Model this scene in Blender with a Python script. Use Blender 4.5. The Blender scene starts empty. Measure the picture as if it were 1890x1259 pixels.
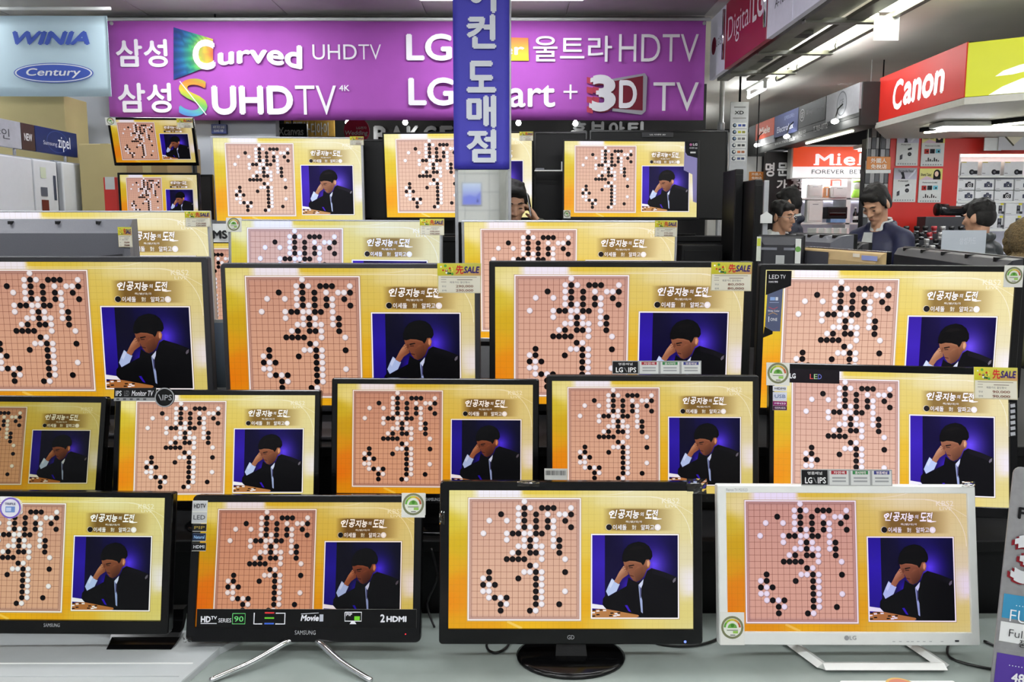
import bpy, bmesh, math, random
from mathutils import Matrix, Vector
random.seed(7)
SC = bpy.context.scene
COL = SC.collection
TMP = bpy.data.scenes.new('scratch')            # workbench for turning text and blobs into meshes; removed at the end
# ------------------------------------------------------------------ camera
PITCH = math.radians(6.5); FPX = 1400.0; CAMZ = 1.55; HORIZON = 412.0
SHIFT = 629.5 - HORIZON - FPX * math.tan(PITCH)
cam = bpy.data.cameras.new('camera'); cam.sensor_fit = 'HORIZONTAL'; cam.sensor_width = 36.0
cam.lens = FPX / 1890 * 36.0; cam.shift_y = -SHIFT / 1890.0; cam.clip_start = 0.05
camo = bpy.data.objects.new('camera', cam); COL.objects.link(camo)
camo.location = (0, 0, CAMZ); camo.rotation_euler = (math.pi / 2 - PITCH, 0, 0)
SC.camera = camo
SC.cycles.max_bounces = 7; SC.cycles.diffuse_bounces = 4; SC.cycles.glossy_bounces = 3; SC.cycles.transmission_bounces = 4
# ------------------------------------------------------------------ world and exposure
w = bpy.data.worlds.new('world'); SC.world = w; w.use_nodes = True
w.node_tree.nodes['Background'].inputs[0].default_value = (0.75, 0.82, 0.9, 1)
w.node_tree.nodes['Background'].inputs[1].default_value = 0.12
SC.view_settings.view_transform = 'Standard'; SC.view_settings.look = 'None'
SC.view_settings.exposure = 0.0; SC.view_settings.gamma = 1.0; SC.view_settings.use_curve_mapping = False
LAMP = 34.0          # strength of the shop's ceiling tubes

def at(px, py, Y):
    """point at distance Y seen at a pixel of the photograph (used to read positions off it)"""
    a = (px - 945.0) / FPX; b = (629.5 - SHIFT - py) / FPX
    c, s = math.cos(PITCH), math.sin(PITCH)
    t = Y / (c + b * s)
    return Vector((a * t, Y, CAMZ + (-s + b * c) * t))

# ------------------------------------------------------------------ materials
def lin(c):
    def f(v):
        v = v / 255.0
        return v / 12.92 if v <= 0.04045 else ((v + 0.055) / 1.055) ** 2.4
    return (f(c[0]), f(c[1]), f(c[2]), 1.0)
MATS = {}
def mat(name, col, rough=0.5, metal=0.0, var=0.06, scale=30.0, emit=0.0, bump=0.0, spec=None, trans=0.0, coat=0.0, detail=3.0):
    if name in MATS: return MATS[name]
    m = bpy.data.materials.new(name); m.use_nodes = True; nt = m.node_tree
    b = nt.nodes['Principled BSDF']
    b.inputs['Roughness'].default_value = rough; b.inputs['Metallic'].default_value = metal
    if spec is not None: b.inputs['Specular IOR Level'].default_value = spec
    if coat: b.inputs['Coat Weight'].default_value = coat
    if trans: b.inputs['Transmission Weight'].default_value = trans
    c = lin(col)
    tc = nt.nodes.new('ShaderNodeTexCoord'); n = nt.nodes.new('ShaderNodeTexNoise')
    n.inputs['Scale'].default_value = scale; n.inputs['Detail'].default_value = detail
    nt.links.new(tc.outputs['Object'], n.inputs['Vector'])
    r = nt.nodes.new('ShaderNodeValToRGB')
    r.color_ramp.elements[0].position = 0.3; r.color_ramp.elements[1].position = 0.7
    r.color_ramp.elements[0].color = tuple(max(0, x * (1 - var)) for x in c[:3]) + (1,)
    r.color_ramp.elements[1].color = tuple(min(1, x * (1 + var)) for x in c[:3]) + (1,)
    nt.links.new(n.outputs['Fac'], r.inputs['Fac'])
    nt.links.new(r.outputs['Color'], b.inputs['Base Color'])
    if emit:
        nt.links.new(r.outputs['Color'], b.inputs['Emission Color'])
        b.inputs['Emission Strength'].default_value = emit
    if bump:
        bp = nt.nodes.new('ShaderNodeBump'); bp.inputs['Strength'].default_value = bump; bp.inputs['Distance'].default_value = 0.01
        nt.links.new(n.outputs['Fac'], bp.inputs['Height']); nt.links.new(bp.outputs['Normal'], b.inputs['Normal'])
    MATS[name] = m
    return m
def colmat(name, emit, rough=0.5, objtint=False):
    """print / picture material: colours come from the mesh, tint and contrast of a display from the object colour"""
    if name in MATS: return MATS[name]
    m = bpy.data.materials.new(name); m.use_nodes = True; nt = m.node_tree
    b = nt.nodes['Principled BSDF']; b.inputs['Roughness'].default_value = rough
    a = nt.nodes.new('ShaderNodeVertexColor'); a.layer_name = 'Col'
    out = a.outputs['Color']
    if objtint:
        oi = nt.nodes.new('ShaderNodeObjectInfo'); g = nt.nodes.new('ShaderNodeGamma')
        nt.links.new(out, g.inputs['Color']); nt.links.new(oi.outputs['Alpha'], g.inputs['Gamma'])
        mx = nt.nodes.new('ShaderNodeVectorMath'); mx.operation = 'MULTIPLY'
        nt.links.new(g.outputs['Color'], mx.inputs[0]); nt.links.new(oi.outputs['Color'], mx.inputs[1])
        # fine pixel shimmer of the panel
        tc = nt.nodes.new('ShaderNodeTexCoord'); n = nt.nodes.new('ShaderNodeTexNoise'); n.inputs['Scale'].default_value = 420
        nt.links.new(tc.outputs['Object'], n.inputs['Vector'])
        mr = nt.nodes.new('ShaderNodeMapRange'); mr.inputs['To Min'].default_value = 0.93; mr.inputs['To Max'].default_value = 1.07
        nt.links.new(n.outputs['Fac'], mr.inputs['Value'])
        m2 = nt.nodes.new('ShaderNodeVectorMath'); m2.operation = 'SCALE'
        nt.links.new(mx.outputs['Vector'], m2.inputs[0]); nt.links.new(mr.outputs['Result'], m2.inputs['Scale'])
        out = m2.outputs['Vector']
        b.inputs['Base Color'].default_value = (0.004, 0.004, 0.005, 1)
        b.inputs['Specular IOR Level'].default_value = 0.12
    else:
        nt.links.new(out, b.inputs['Base Color']); b.inputs['Specular IOR Level'].default_value = 0.2
    if emit:
        nt.links.new(out, b.inputs['Emission Color']); b.inputs['Emission Strength'].default_value = emit
        m.cycles.emission_sampling = 'NONE' if objtint else 'AUTO'
    MATS[name] = m
    return m

M = {}
M['gloss'] = mat('black_gloss_plastic', (8, 8, 9), 0.16, var=0.05, spec=.35)
M['matteblack'] = mat('black_matte_plastic', (13, 13, 14), 0.45, spec=.3, var=0.1, bump=0.05, scale=300)
M['dark'] = mat('dark_shelf', (11, 11, 13), 0.6, spec=.25, var=0.2, scale=8)
M['darkgrey'] = mat('dark_grey_plastic', (44, 44, 48), 0.45, var=0.06, bump=0.08, scale=400)
M['midgrey'] = mat('mid_grey_plastic', (96, 97, 104), 0.45, var=0.06, bump=0.08, scale=400)
M['silver'] = mat('silver_plastic', (176, 178, 182), 0.3, 0.35, var=0.05)
M['whitepl'] = mat('white_plastic', (225, 227, 224), 0.3, var=0.02)
M['chrome'] = mat('chrome', (225, 225, 228), 0.08, 1.0, var=0.02)
M['paper'] = mat('white_paper', (208, 210, 208), 0.7, var=0.03)
M['print'] = colmat('printed_colours', 0.0, 0.6)
M['screen'] = colmat('display_picture', 1.0, 0.35, True)
M['black'] = mat('black_print', (18, 18, 20), 0.5)
M['white'] = mat('white_print', (238, 238, 236), 0.5, var=0.02)
M['greytext'] = mat('grey_print', (150, 152, 155), 0.5)
M['cable'] = mat('black_cable', (14, 14, 15), 0.35)

# ------------------------------------------------------------------ mesh builder
class MB:
    def __init__(s): s.v = []; s.f = []; s.m = []; s.c = None; s.sm = []; s.lay = .0002
    def add(s, vs, fs, mi=0, smooth=False, col=None):
        o = len(s.v)
        for p in vs: s.v.append(tuple(p))
        for f in fs:
            s.f.append(tuple(o + i for i in f)); s.m.append(mi); s.sm.append(smooth)
        if col is not None:
            if s.c is None: s.c = []
            while len(s.c) < o: s.c.append((1, 1, 1, 1))
            if isinstance(col, list): s.c += [lin(q) for q in col]
            else: s.c += [lin(col)] * len(vs)
    def bm(s, b, mi=0, smooth=False, col=None):
        b.verts.index_update()
        s.add([v.co[:] for v in b.verts], [[v.index for v in f.verts] for f in b.faces], mi, smooth, col); b.free()
    def box(s, c, d, bev=0.0, mi=0, mtx=None, seg=2, col=None):
        b = bmesh.new(); bmesh.ops.create_cube(b, size=1.0)
        bmesh.ops.scale(b, vec=d, verts=b.verts)
        if bev: bmesh.ops.bevel(b, geom=b.edges[:], offset=min(bev, min(d) * 0.49), segments=seg, affect='EDGES', profile=0.5)
        bmesh.ops.translate(b, vec=c, verts=b.verts)
        if mtx: bmesh.ops.transform(b, matrix=mtx, verts=b.verts)
        s.bm(b, mi, False, col)
    def box2(s, x0, x1, y0, y1, z0, z1, bev=0.0, mi=0, col=None):
        s.box(((x0 + x1) / 2, (y0 + y1) / 2, (z0 + z1) / 2), (abs(x1 - x0), abs(y1 - y0), abs(z1 - z0)), bev, mi, col=col)
    def loft(s, loops, mi=0, smooth=False, cap0=True, cap1=True, closed=True):
        n = len(loops[0]); vs = [p for l in loops for p in l]; fs = []
        for i in range(len(loops) - 1):
            for j in range(n if closed else n - 1):
                k = (j + 1) % n
                fs.append((i * n + j, i * n + k, (i + 1) * n + k, (i + 1) * n + j))
        if cap0: fs.append(tuple(range(n - 1, -1, -1)))
        if cap1: fs.append(tuple((len(loops) - 1) * n + j for j in range(n)))
        s.add(vs, fs, mi, smooth)
    def tube(s, path, r, n=8, mi=0, smooth=True, flat=1.0):
        path = [Vector(p) for p in path]
        rr = r if isinstance(r, (list, tuple)) else [r] * len(path)
        loops = []; up = Vector((0, 0, 1))
        for i, p in enumerate(path):
            t = (path[min(i + 1, len(path) - 1)] - path[max(i - 1, 0)]).normalized()
            a = t.cross(up)
            if a.length < 1e-3: a = t.cross(Vector((0, 1, 0)))
            a.normalize(); b = a.cross(t).normalized()
            loops.append([p + (a * math.cos(2 * math.pi * k / n) + b * math.sin(2 * math.pi * k / n) * flat) * rr[i] for k in range(n)])
        s.loft(loops, mi, smooth)
    def lathe(s, prof, n=24, mi=0, c=(0, 0, 0), smooth=True, sx=1.0, sy=1.0):
        loops = [[(c[0] + r * sx * math.cos(2 * math.pi * k / n), c[1] + r * sy * math.sin(2 * math.pi * k / n), c[2] + z) for k in range(n)] for r, z in prof]
        s.loft(loops, mi, smooth)
    # flat pieces in the local XZ plane, facing -Y
    def quad(s, x0, x1, z0, z1, y=0.0, mi=0, col=None):
        s.add([(x0, y, z0), (x1, y, z0), (x1, y, z1), (x0, y, z1)], [(0, 1, 2, 3)], mi, False, col)
    def poly(s, pts, y=0.0, mi=0, col=None):
        a = sum(pts[i][0] * pts[(i + 1) % len(pts)][1] - pts[(i + 1) % len(pts)][0] * pts[i][1] for i in range(len(pts)))
        if a < 0:
            pts = pts[::-1]
            if isinstance(col, list): col = col[::-1]
        s.add([(p[0], y, p[1]) for p in pts], [tuple(range(len(pts)))], mi, False, col)
    def disc(s, x, z, r, y=0.0, mi=0, col=None, n=16, rz=None, ccol=None):
        rz = r if rz is None else rz
        ring = [(x + r * math.cos(2 * math.pi * k / n), y, z + rz * math.sin(2 * math.pi * k / n)) for k in range(n)]
        if ccol is None: s.add(ring, [tuple(range(n))], mi, False, col)
        else: s.add([(x, y, z)] + ring, [(0, 1 + k, 1 + (k + 1) % n) for k in range(n)], mi, False, [ccol] + [col] * n)
    def stroke(s, pts, wd, y=0.0, mi=0, col=None):
        pts = [Vector(p) for p in pts]; L = []; R = []
        ww = wd if isinstance(wd, list) else [wd] * len(pts)
        for i, p in enumerate(pts):
            t = (pts[min(i + 1, len(pts) - 1)] - pts[max(i - 1, 0)]); t = t.normalized() if t.length > 0 else Vector((1, 0))
            nrm = Vector((-t.y, t.x)) * ww[i] / 2
            L.append(p + nrm); R.append(p - nrm)
        n = len(pts)
        vs = [(q.x, y, q.y) for q in L] + [(q.x, y, q.y) for q in R]
        s.add(vs, [(i, n + i, n + i + 1, i + 1) for i in range(n - 1)], mi, False, ([c for c in col] * 2 if isinstance(col, list) else col))
    def ring(s, x, z, r0, r1, y=0.0, mi=0, col=None, n=24, a0=0.0, a1=2 * math.pi, sz=1.0):
        vs = []
        for k in range(n + 1):
            a = a0 + (a1 - a0) * k / n
            vs += [(x + r0 * math.cos(a), y, z + r0 * sz * math.sin(a)), (x + r1 * math.cos(a), y, z + r1 * sz * math.sin(a))]
        s.add(vs, [(2 * k, 2 * k + 1, 2 * k + 3, 2 * k + 2) for k in range(n)], mi, False, col)
    def text(s, body, x0, x1, z0, z1, y=0.0, mi=0, bold=0.0, shear=0.0, col=None, keep=False, warp=None):
        vs, fs = glyphs(body, bold, shear)
        ax = min(v[0] for v in vs); bx = max(v[0] for v in vs); az = min(v[1] for v in vs); bz = max(v[1] for v in vs)
        kx = (x1 - x0) / (bx - ax); kz = (z1 - z0) / (bz - az)
        if keep:
            k = min(kx, kz); cx, cz = (x0 + x1) / 2, (z0 + z1) / 2
            x0 = cx - k * (bx - ax) / 2; z0 = cz - k * (bz - az) / 2; kx = kz = k
        P = [(x0 + (v[0] - ax) * kx, z0 + (v[1] - az) * kz) for v in vs]
        if warp: P = [warp(*p) for p in P]
        s.add([(p[0], y - s.lay * vs[i][2], p[1]) for i, p in enumerate(P)], fs, mi, False, col)
    def build(s, name, mats, parent=None, mtx=None, auto=False):
        me = bpy.data.meshes.new(name); me.from_pydata(s.v, [], s.f)
        if not isinstance(mats, (list, tuple)): mats = [mats]
        for q in mats: me.materials.append(M[q] if isinstance(q, str) else q)
        me.polygons.foreach_set('material_index', s.m)
        me.polygons.foreach_set('use_smooth', s.sm)
        if s.c is not None:
            while len(s.c) < len(s.v): s.c.append((1, 1, 1, 1))
            a = me.color_attributes.new('Col', 'FLOAT_COLOR', 'POINT')
            a.data.foreach_set('color', [x for q in s.c for x in q])
        me.update()
        return obj(name, me, parent, mtx)
def obj(name, me, parent=None, mtx=None):
    o = bpy.data.objects.new(name, me); COL.objects.link(o)
    if parent is not None: o.parent = parent
    if mtx is not None: o.matrix_local = mtx
    return o
GL = {}; RES = 2
def glyphs(body, bold, shear):
    k = (body, bold, shear, RES)
    if k in GL: return GL[k]
    c = bpy.data.curves.new('t', 'FONT'); c.body = body; c.size = 1.0; c.offset = min(bold, 0); c.shear = shear; c.resolution_u = RES
    o = bpy.data.objects.new('t', c); TMP.collection.objects.link(o)
    vl = TMP.view_layers[0]; vl.update(); ev = o.evaluated_get(vl.depsgraph)
    me = ev.to_mesh()
    vs = [(v.co.x, v.co.y, 0) for v in me.vertices]; fs = []
    for p in me.polygons:
        i = list(p.vertices)
        if p.normal.z < 0: i.reverse()
        fs.append(tuple(i))
    ev.to_mesh_clear()
    bpy.data.objects.remove(o); bpy.data.curves.remove(c)
    if bold > .004:                                  # extra weight: the outline laid down again, shifted a little each way
        d = bold * .8; n = len(vs); v0 = list(vs); f0 = list(fs)
        for q, (dx, dy) in enumerate(((d, 0), (-d, 0), (0, d), (0, -d))):
            vs += [(x + dx, y + dy, q + 1) for x, y, _ in v0]; fs += [tuple((q + 1) * n + i for i in f) for f in f0]
    GL[k] = (vs, fs)
    return GL[k]
def tag(o, label, cat, group=None):
    o['label'] = label; o['category'] = cat
    if group: o['group'] = group
    return o
def thing(name, label, cat, loc=(0, 0, 0), rz=0.0, group=None):
    o = bpy.data.objects.new(name, None); COL.objects.link(o); o.empty_display_size = 0.1
    o.location = loc; o.rotation_euler = (0, 0, rz)
    return tag(o, label, cat, group)
def struct(o):
    o['kind'] = 'structure'; return o
def smooth(pts, n=6):
    pts = [Vector(p) for p in pts]; R = []
    for i in range(len(pts) - 1):
        a, b, c, d = pts[max(i - 1, 0)], pts[i], pts[i + 1], pts[min(i + 2, len(pts) - 1)]
        for k in range(n):
            s = k / n; R.append(.5 * ((2 * b) + (-a + c) * s + (2 * a - 5 * b + 4 * c - d) * s * s + (-a + 3 * b - 3 * c + d) * s ** 3))
    return R + [pts[-1]]
def RT(loc, rz=0.0, rx=0.0, ry=0.0):
    return Matrix.Translation(loc) @ Matrix.Rotation(rz, 4, 'Z') @ Matrix.Rotation(rx, 4, 'X') @ Matrix.Rotation(ry, 4, 'Y')
def rrect(x0, x1, z0, z1, r, y, n=4):
    r = max(r, 1e-5); P = []
    for cx, cz, a in ((x1 - r, z1 - r, 0), (x0 + r, z1 - r, 90), (x0 + r, z0 + r, 180), (x1 - r, z0 + r, 270)):
        for k in range(n + 1):
            t = math.radians(a + 90 * k / n); P.append((cx + r * math.cos(t), y, cz + r * math.sin(t)))
    return P
# ------------------------------------------------------------------ the broadcast picture shared by all displays
HH = 9.0 / 16.0
def UV(u, v): return (u - 0.5, (0.5 - v) * HH)
BGP = [(0, 0, (226, 220, 150)), (.05, .1, (236, 230, 175)), (0, .22, (216, 198, 66)), (.04, .4, (214, 184, 46)), (0, .55, (224, 178, 44)), (.04, .68, (230, 156, 34)),
       (0, .8, (232, 150, 30)), (.02, 1, (226, 170, 36)), (.15, 1, (230, 170, 36)), (.32, .98, (236, 190, 44)), (.5, .98, (228, 182, 48)), (.62, .98, (228, 196, 84)),
       (.8, .97, (228, 212, 130)), (1, 1, (222, 214, 150)), (.34, .02, (228, 206, 92)), (.45, .02, (226, 208, 104)), (.6, .03, (226, 214, 144)), (.75, .05, (230, 224, 178)),
       (1, .02, (226, 216, 158)), (.97, .25, (228, 220, 170)), (.965, .5, (226, 219, 182)), (.97, .62, (230, 226, 214)), (.97, .9, (222, 211, 138)),
       (.56, .2, (226, 208, 120)), (.56, .4, (228, 202, 92)), (.56, .6, (230, 192, 62)), (.56, .85, (230, 180, 42)), (.75, .2, (222, 200, 130)), (.9, .22, (226, 212, 158))]
def bgcol(u, v):
    R = [0, 0, 0]; W = 0
    for a, b, c in BGP:
        w_ = 1.0 / ((u - a) ** 2 + ((v - b) * .7) ** 2 + 0.0012) ** 1.6
        W += w_
        for i in range(3): R[i] += w_ * c[i]
    c = [x / W for x in R]
    def sm(a, b, x):
        t = min(1, max(0, (x - a) / (b - a))); return t * t * (3 - 2 * t)
    k = sm(.09, .125, u) * (1 - sm(.285, .305, u - v * .15)) * (1 - sm(.05, .14, v))          # white flare at the top
    k2 = .75 * sm(.94, .99, u) * sm(.5, .68, v) * (1 - sm(.74, .8, v + (u - .97) * .8))         # pale flare at the right
    k3 = .35 * sm(.6, .64, u + v * .2) * (1 - sm(.1, .13, v))
    for kk, q in ((k, (240, 238, 248)), (k2, (238, 234, 246)), (k3, (240, 234, 200))):
        c = [c[i] * (1 - kk) + q[i] * kk for i in range(3)]
    return tuple(c)
def mix(a, b, t): return tuple(a[i] * (1 - t) + b[i] * t for i in range(3))
def grid(P, u0, u1, v0, v1, nu, nv, fn, y):
    vs = []; cs = []
    for j in range(nv + 1):
        for i in range(nu + 1):
            u = u0 + (u1 - u0) * i / nu; v = v0 + (v1 - v0) * j / nv
            x, z = UV(u, v); vs.append((x, y, z)); cs.append(fn(u, v))
    fs = []
    for j in range(nv):
        for i in range(nu):
            a = j * (nu + 1) + i; fs.append((a, a + nu + 1, a + nu + 2, a + 1))
    P.add(vs, fs, 0, False, cs)
STONES = {0: 'W9', 1: 'W8 B9 W10 B12 B13 B14 W17', 2: 'B5 W8 B9 B11 W13 W15 W16 B17', 3: 'W3 W6 W8 B9 B11 B13 W14 B16', 4: 'W8 B9 W10 B11 B13 W14 B17',
          5: 'W2 W6 B7 B8 W9 W10 B11 B12 W14', 6: 'W6 W9 B10 W11 W14 B15', 7: 'W8 W9 B10 W11 W12 W14 B15', 8: 'W7 B8 B10 B11 W12 B15', 9: 'B6 B7 B8 B9 W12 W16',
          10: 'B10 W11', 11: 'B3 W9 W10 B11 W12 B16', 12: 'W2 B3 B8 B11 W12', 13: 'B2 W3 B4 B11 W12', 14: 'W2 W3 B11 W12 W16', 15: 'W3 B4 W5 B6 B11 W12',
          16: 'B5 W6 B11 W12 B15', 17: 'B5 B10 W11'}
def make_picture():
    P = MB(); P.lay = 0; D = -0.00012
    grid(P, 0, 1, 0, 1, 56, 32, bgcol, 0)
    def seg(u0, v0, u1, v1, wd, k, n, y, to=None):
        pts = [UV(u0 + (u1 - u0) * i / n, v0 + (v1 - v0) * i / n) for i in range(n + 1)]
        cs = []
        for i in range(n + 1):
            c = bgcol(u0 + (u1 - u0) * i / n, v0 + (v1 - v0) * i / n); cs.append(mix(c, to or (120, 90, 30), k))
        P.stroke(pts, wd, y, 0, cs)
    du = .462 * .932 / 18
    for i in range(-4, 40):                                    # faint squared ground
        u = .078 + .462 * .032 + i * du
        if 0.004 < u < .996: seg(u, 0, u, 1, .0011, .16 if u < .6 else .09, 16, D)
    dv = .885 * .944 / 18
    for j in range(-1, 21):
        v = .057 + .885 * .029 + j * dv
        if 0.004 < v < .996: seg(0, v, .6, v, .0011, .16, 18, D); seg(.6, v, 1, v, .0011, .09, 10, D)
    # pale swooshes
    def sw(pts, wd, k):
        cs = [mix(bgcol(*p), (255, 255, 250), k) for p in pts]; P.stroke([UV(*p) for p in pts], wd, 2 * D, 0, cs)
    sw([(.3 + .05 * i, .046) for i in range(11)] + [(.83 + .165 * math.sin(a), .046 + .34 * (1 - math.cos(a))) for a in [i * math.pi / 2 / 12 for i in range(13)]], .0022, .6)
    sw([(.3 + .06 * i, .036) for i in range(6)] + [(.62 + .14 * i / 8, .036 - .036 * (i / 8) ** 2) for i in range(9)], .0018, .5)
    sw([(.83 + .17 * i / 10, .05 + .12 * (i / 10) ** 1.6) for i in range(11)], .0018, .5)
    sw([(.24 + .06 * i / 5, .95 + .05 * i / 5) for i in range(6)], .01, .3)
    # board
    B0, B1, C0, C1 = .078, .540, .057, .942
    def q(u0, u1, v0, v1, col, y): P.quad(u0 - .5, u1 - .5, (.5 - v1) * HH, (.5 - v0) * HH, y, 0, col)
    q(B0 - .003, B1 + .003, C0 - .004, C1 + .007, (196, 176, 140), 2 * D)
    q(B0, B1, C0, C1, (250, 248, 250), 3 * D)
    def bcol(u, v):
        a = (u - B0) / (B1 - B0); b = (v - C0) / (C1 - C0); e = min(a, 1 - a, b, 1 - b)
        c = mix((212, 172, 156), (222, 184, 162), min(1, b * 1.6)); return mix((182, 152, 148), c, min(1, e / .035))
    grid(P, B0 + .0045, B1 - .0045, C0 + .008, C1 - .008, 24, 24, bcol, 4 * D)
    gx = lambda c: B0 + (B1 - B0) * (.032 + .0518 * c); gy = lambda r: C0 + (C1 - C0) * (.029 + .0524 * r)
    for i in range(19):
        P.stroke([UV(gx(i), gy(0)), UV(gx(i), gy(18))], .0013, 5 * D, 0, (140, 88, 74))
        P.stroke([UV(gx(0), gy(i)), UV(gx(18), gy(i))], .0013, 5 * D, 0, (140, 88, 74))
    R = .0122
    for r, row in STONES.items():
        for s in row.split():
            x, z = UV(gx(int(s[1:])), gy(r))
            P.disc(x + .0012, z - .0014, R * 1.06, 6 * D, 0, (176, 138, 122), 14)
    for r, row in STONES.items():
        for s in row.split():
            x, z = UV(gx(int(s[1:])), gy(r))
            if s[0] == 'B': P.disc(x, z, R, 7 * D, 0, (16, 13, 14), 16, ccol=(34, 28, 30))
            else: P.disc(x, z, R, 7 * D, 0, (206, 200, 206), 16); P.disc(x - .0006, z + .0008, R * .86, 8 * D, 0, (236, 232, 238), 16, ccol=(244, 242, 246))
    # title block
    def tcol(u, v):
        a = (u - .63) / .3; b = (v - .125) / .175
        k = min(1, min(a / .18, (1 - a) / .45)) * min(1, min(b / .06, (1 - b) / .06)) if 0 < a < 1 and 0 < b < 1 else 0
        return mix(bgcol(u, v), (128, 100, 52), .82 * max(0, k))
    grid(P, .63, .93, .125, .3, 22, 12, tcol, 2 * D)
    def tx(body, u0, u1, v0, v1, col, y, bold=0.0, shear=0.0, dark=True):
        x0, z1 = UV(u0, v0); x1, z0 = UV(u1, v1)
        if dark: P.text(body, x0 + .0012, x1 + .0012, z0 - .0015, z1 - .0015, y - D * .6, 0, bold + .012, shear, (92, 66, 40))
        P.text(body, x0, x1, z0, z1, y, 0, bold, shear, col)
    W = (255, 254, 255)
    tx('인', .660, .690, .142, .203, W, 5 * D, .036, .25); tx('공', .693, .722, .140, .206, W, 5 * D, .036, .2); tx('지', .723, .752, .146, .206, W, 5 * D, .036, .2)
    tx('능', .753, .780, .144, .206, W, 5 * D, .036, .2); tx('의', .784, .799, .158, .188, W, 5 * D, .02, .1); tx('도', .804, .832, .142, .206, W, 5 * D, .036, .2); tx('전', .832, .858, .140, .202, W, 5 * D, .036, .2)
    P.stroke([UV(.835, .204), UV(.85, .208), UV(.872, .206)], [.005, .006, .002], 6 * D, 0, W)
    P.disc(*UV(.664, .168), .0085, 6 * D, 0, W); P.disc(*UV(.664, .168), .003, 7 * D, 0, (120, 92, 50), 8)
    tx('특|별|대|국', .724, .792, .220, .238, (244, 240, 232), 5 * D, .01)
    tx('이세돌', .672, .728, .249, .288, W, 5 * D, .016); tx('對', .750, .768, .252, .286, (244, 240, 225), 5 * D, .006); tx('알파고', .787, .842, .249, .288, W, 5 * D, .016)
    x, z = UV(.655, .268); P.disc(x, z, .0135, 4 * D, 0, (226, 220, 205), 16); P.disc(x + .001, z, .0122, 5 * D, 0, (20, 16, 18), 16, ccol=(50, 44, 46))
    x, z = UV(.856, .268); P.disc(x, z, .013, 4 * D, 0, (235, 232, 236), 16, ccol=(255, 255, 255))
    tx('KBS2', .874, .946, .056, .094, mix((228, 220, 168), (255, 255, 255), .65), 5 * D, -.004, 0, False)
    tx('LIVE', .888, .938, .102, .124, mix((228, 220, 168), (255, 255, 255), .6), 5 * D, -.004, 0, False)
    # inset picture of the player
    A0, A1, E0, E1 = .582, .943, .317, .929
    q(A0 - .002, A1 + .003, E0 - .003, E1 + .006, (190, 176, 130), 2 * D)
    q(A0, A1, E0, E1, (250, 248, 252), 3 * D)
    ia, ib, ic, idd = A0 + .0048, A1 - .0048, E0 + .0085, E1 - .0085
    def pu(p, t): return (ia + (ib - ia) * p, ic + (idd - ic) * t)
    def pcol(u, v):
        p = (u - ia) / (ib - ia); t = (v - ic) / (idd - ic)
        c = (17, 9, 66)
        if p < .148: c = mix((64, 38, 184), (44, 22, 134), abs(t - .35) * 1.2)
        elif p < .36: c = mix((16, 8, 52), (24, 12, 74), t)
        d = math.hypot((p - .72) * 1.25, (t - .36)); g = max(0, 1 - d / .36)
        if p >= .148: c = mix(c, (116, 84, 255), g ** 1.5)
        d2 = max(0, 1 - math.hypot((p - .42) / .14, (t - .62) / .2)); c = mix(c, (74, 40, 208), d2 * .9)
        if p > .148 and t < .3: c = mix(c, (54, 30, 160), (1 - t / .3) * .5 * max(0, 1 - abs(p - .62) / .45))
        return c
    grid(P, ia, ia + (ib - ia) * .148, ic, idd, 4, 20, lambda u, v: pcol(min(u, ia + (ib - ia) * .1475), v), 4 * D)
    grid(P, ia + (ib - ia) * .148, ib, ic, idd, 30, 26, lambda u, v: pcol(max(u, ia + (ib - ia) * .149), v), 4 * D)
    def S(pts, col, y): P.poly([UV(*pu((x_ - 103) / 707, (y_ - 440) / 682)) for x_, y_ in pts], y, 0, col)
    JK = (11, 10, 14)
    S([(103, 1058), (200, 1048), (480, 1098), (490, 1110), (470, 1122), (103, 1122)], (186, 134, 84), 5 * D)          # table with a board on it
    S([(103, 1008), (190, 1020), (220, 1052), (103, 1046)], (236, 236, 246), 6 * D)
    for a, b, c_ in ((118, 1062, 0), (150, 1068, 1), (175, 1060, 0), (205, 1064, 1), (150, 1098, 0), (265, 1085, 0), (300, 1090, 1), (322, 1083, 0), (255, 1106, 0), (290, 1108, 1), (318, 1102, 1), (115, 1110, 0), (112, 1082, 1)):
        S([(a - 13, b - 5), (a + 13, b - 6), (a + 15, b + 4), (a - 12, b + 6)], (240, 240, 246) if c_ else (26, 22, 24), 6 * D)
    S([(215, 935), (192, 965), (188, 1012), (214, 1046), (330, 1072), (485, 1100), (492, 1122), (809, 1122), (809, 790), (762, 770), (700, 745), (592, 712), (556, 735), (532, 800), (480, 832), (432, 812),
       (402, 788), (386, 862), (332, 892), (300, 914), (240, 948)], JK, 7 * D)
    S([(592, 712), (700, 745), (762, 770), (809, 790), (809, 840), (700, 790), (600, 760)], (24, 21, 30), 8 * D)
    S([(372, 1020), (392, 1018), (424, 1076), (402, 1068)], (66, 34, 190), 8 * D)
    S([(402, 788), (432, 812), (420, 850), (385, 870)], (12, 10, 20), 8 * D)
    S([(217, 905), (240, 850), (265, 798), (288, 818), (330, 846), (304, 905), (236, 944)], (186, 202, 238), 8 * D)      # cuff
    S([(240, 862), (262, 806), (284, 822), (256, 880)], (206, 218, 246), 9 * D)
    S([(284, 824), (326, 744), (362, 694), (384, 706), (396, 742), (402, 764), (352, 800), (322, 846)], [(176, 126, 98), (196, 146, 118), (206, 158, 128), (176, 122, 92), (150, 100, 76), (140, 92, 70), (158, 108, 82), (166, 116, 90)], 9 * D)
    for k in range(3): S([(350 + k * 12, 712 + k * 14), (372 + k * 10, 702 + k * 14), (374 + k * 10, 706 + k * 14), (352 + k * 12, 717 + k * 14)], (140, 92, 70), 10 * D)
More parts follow.
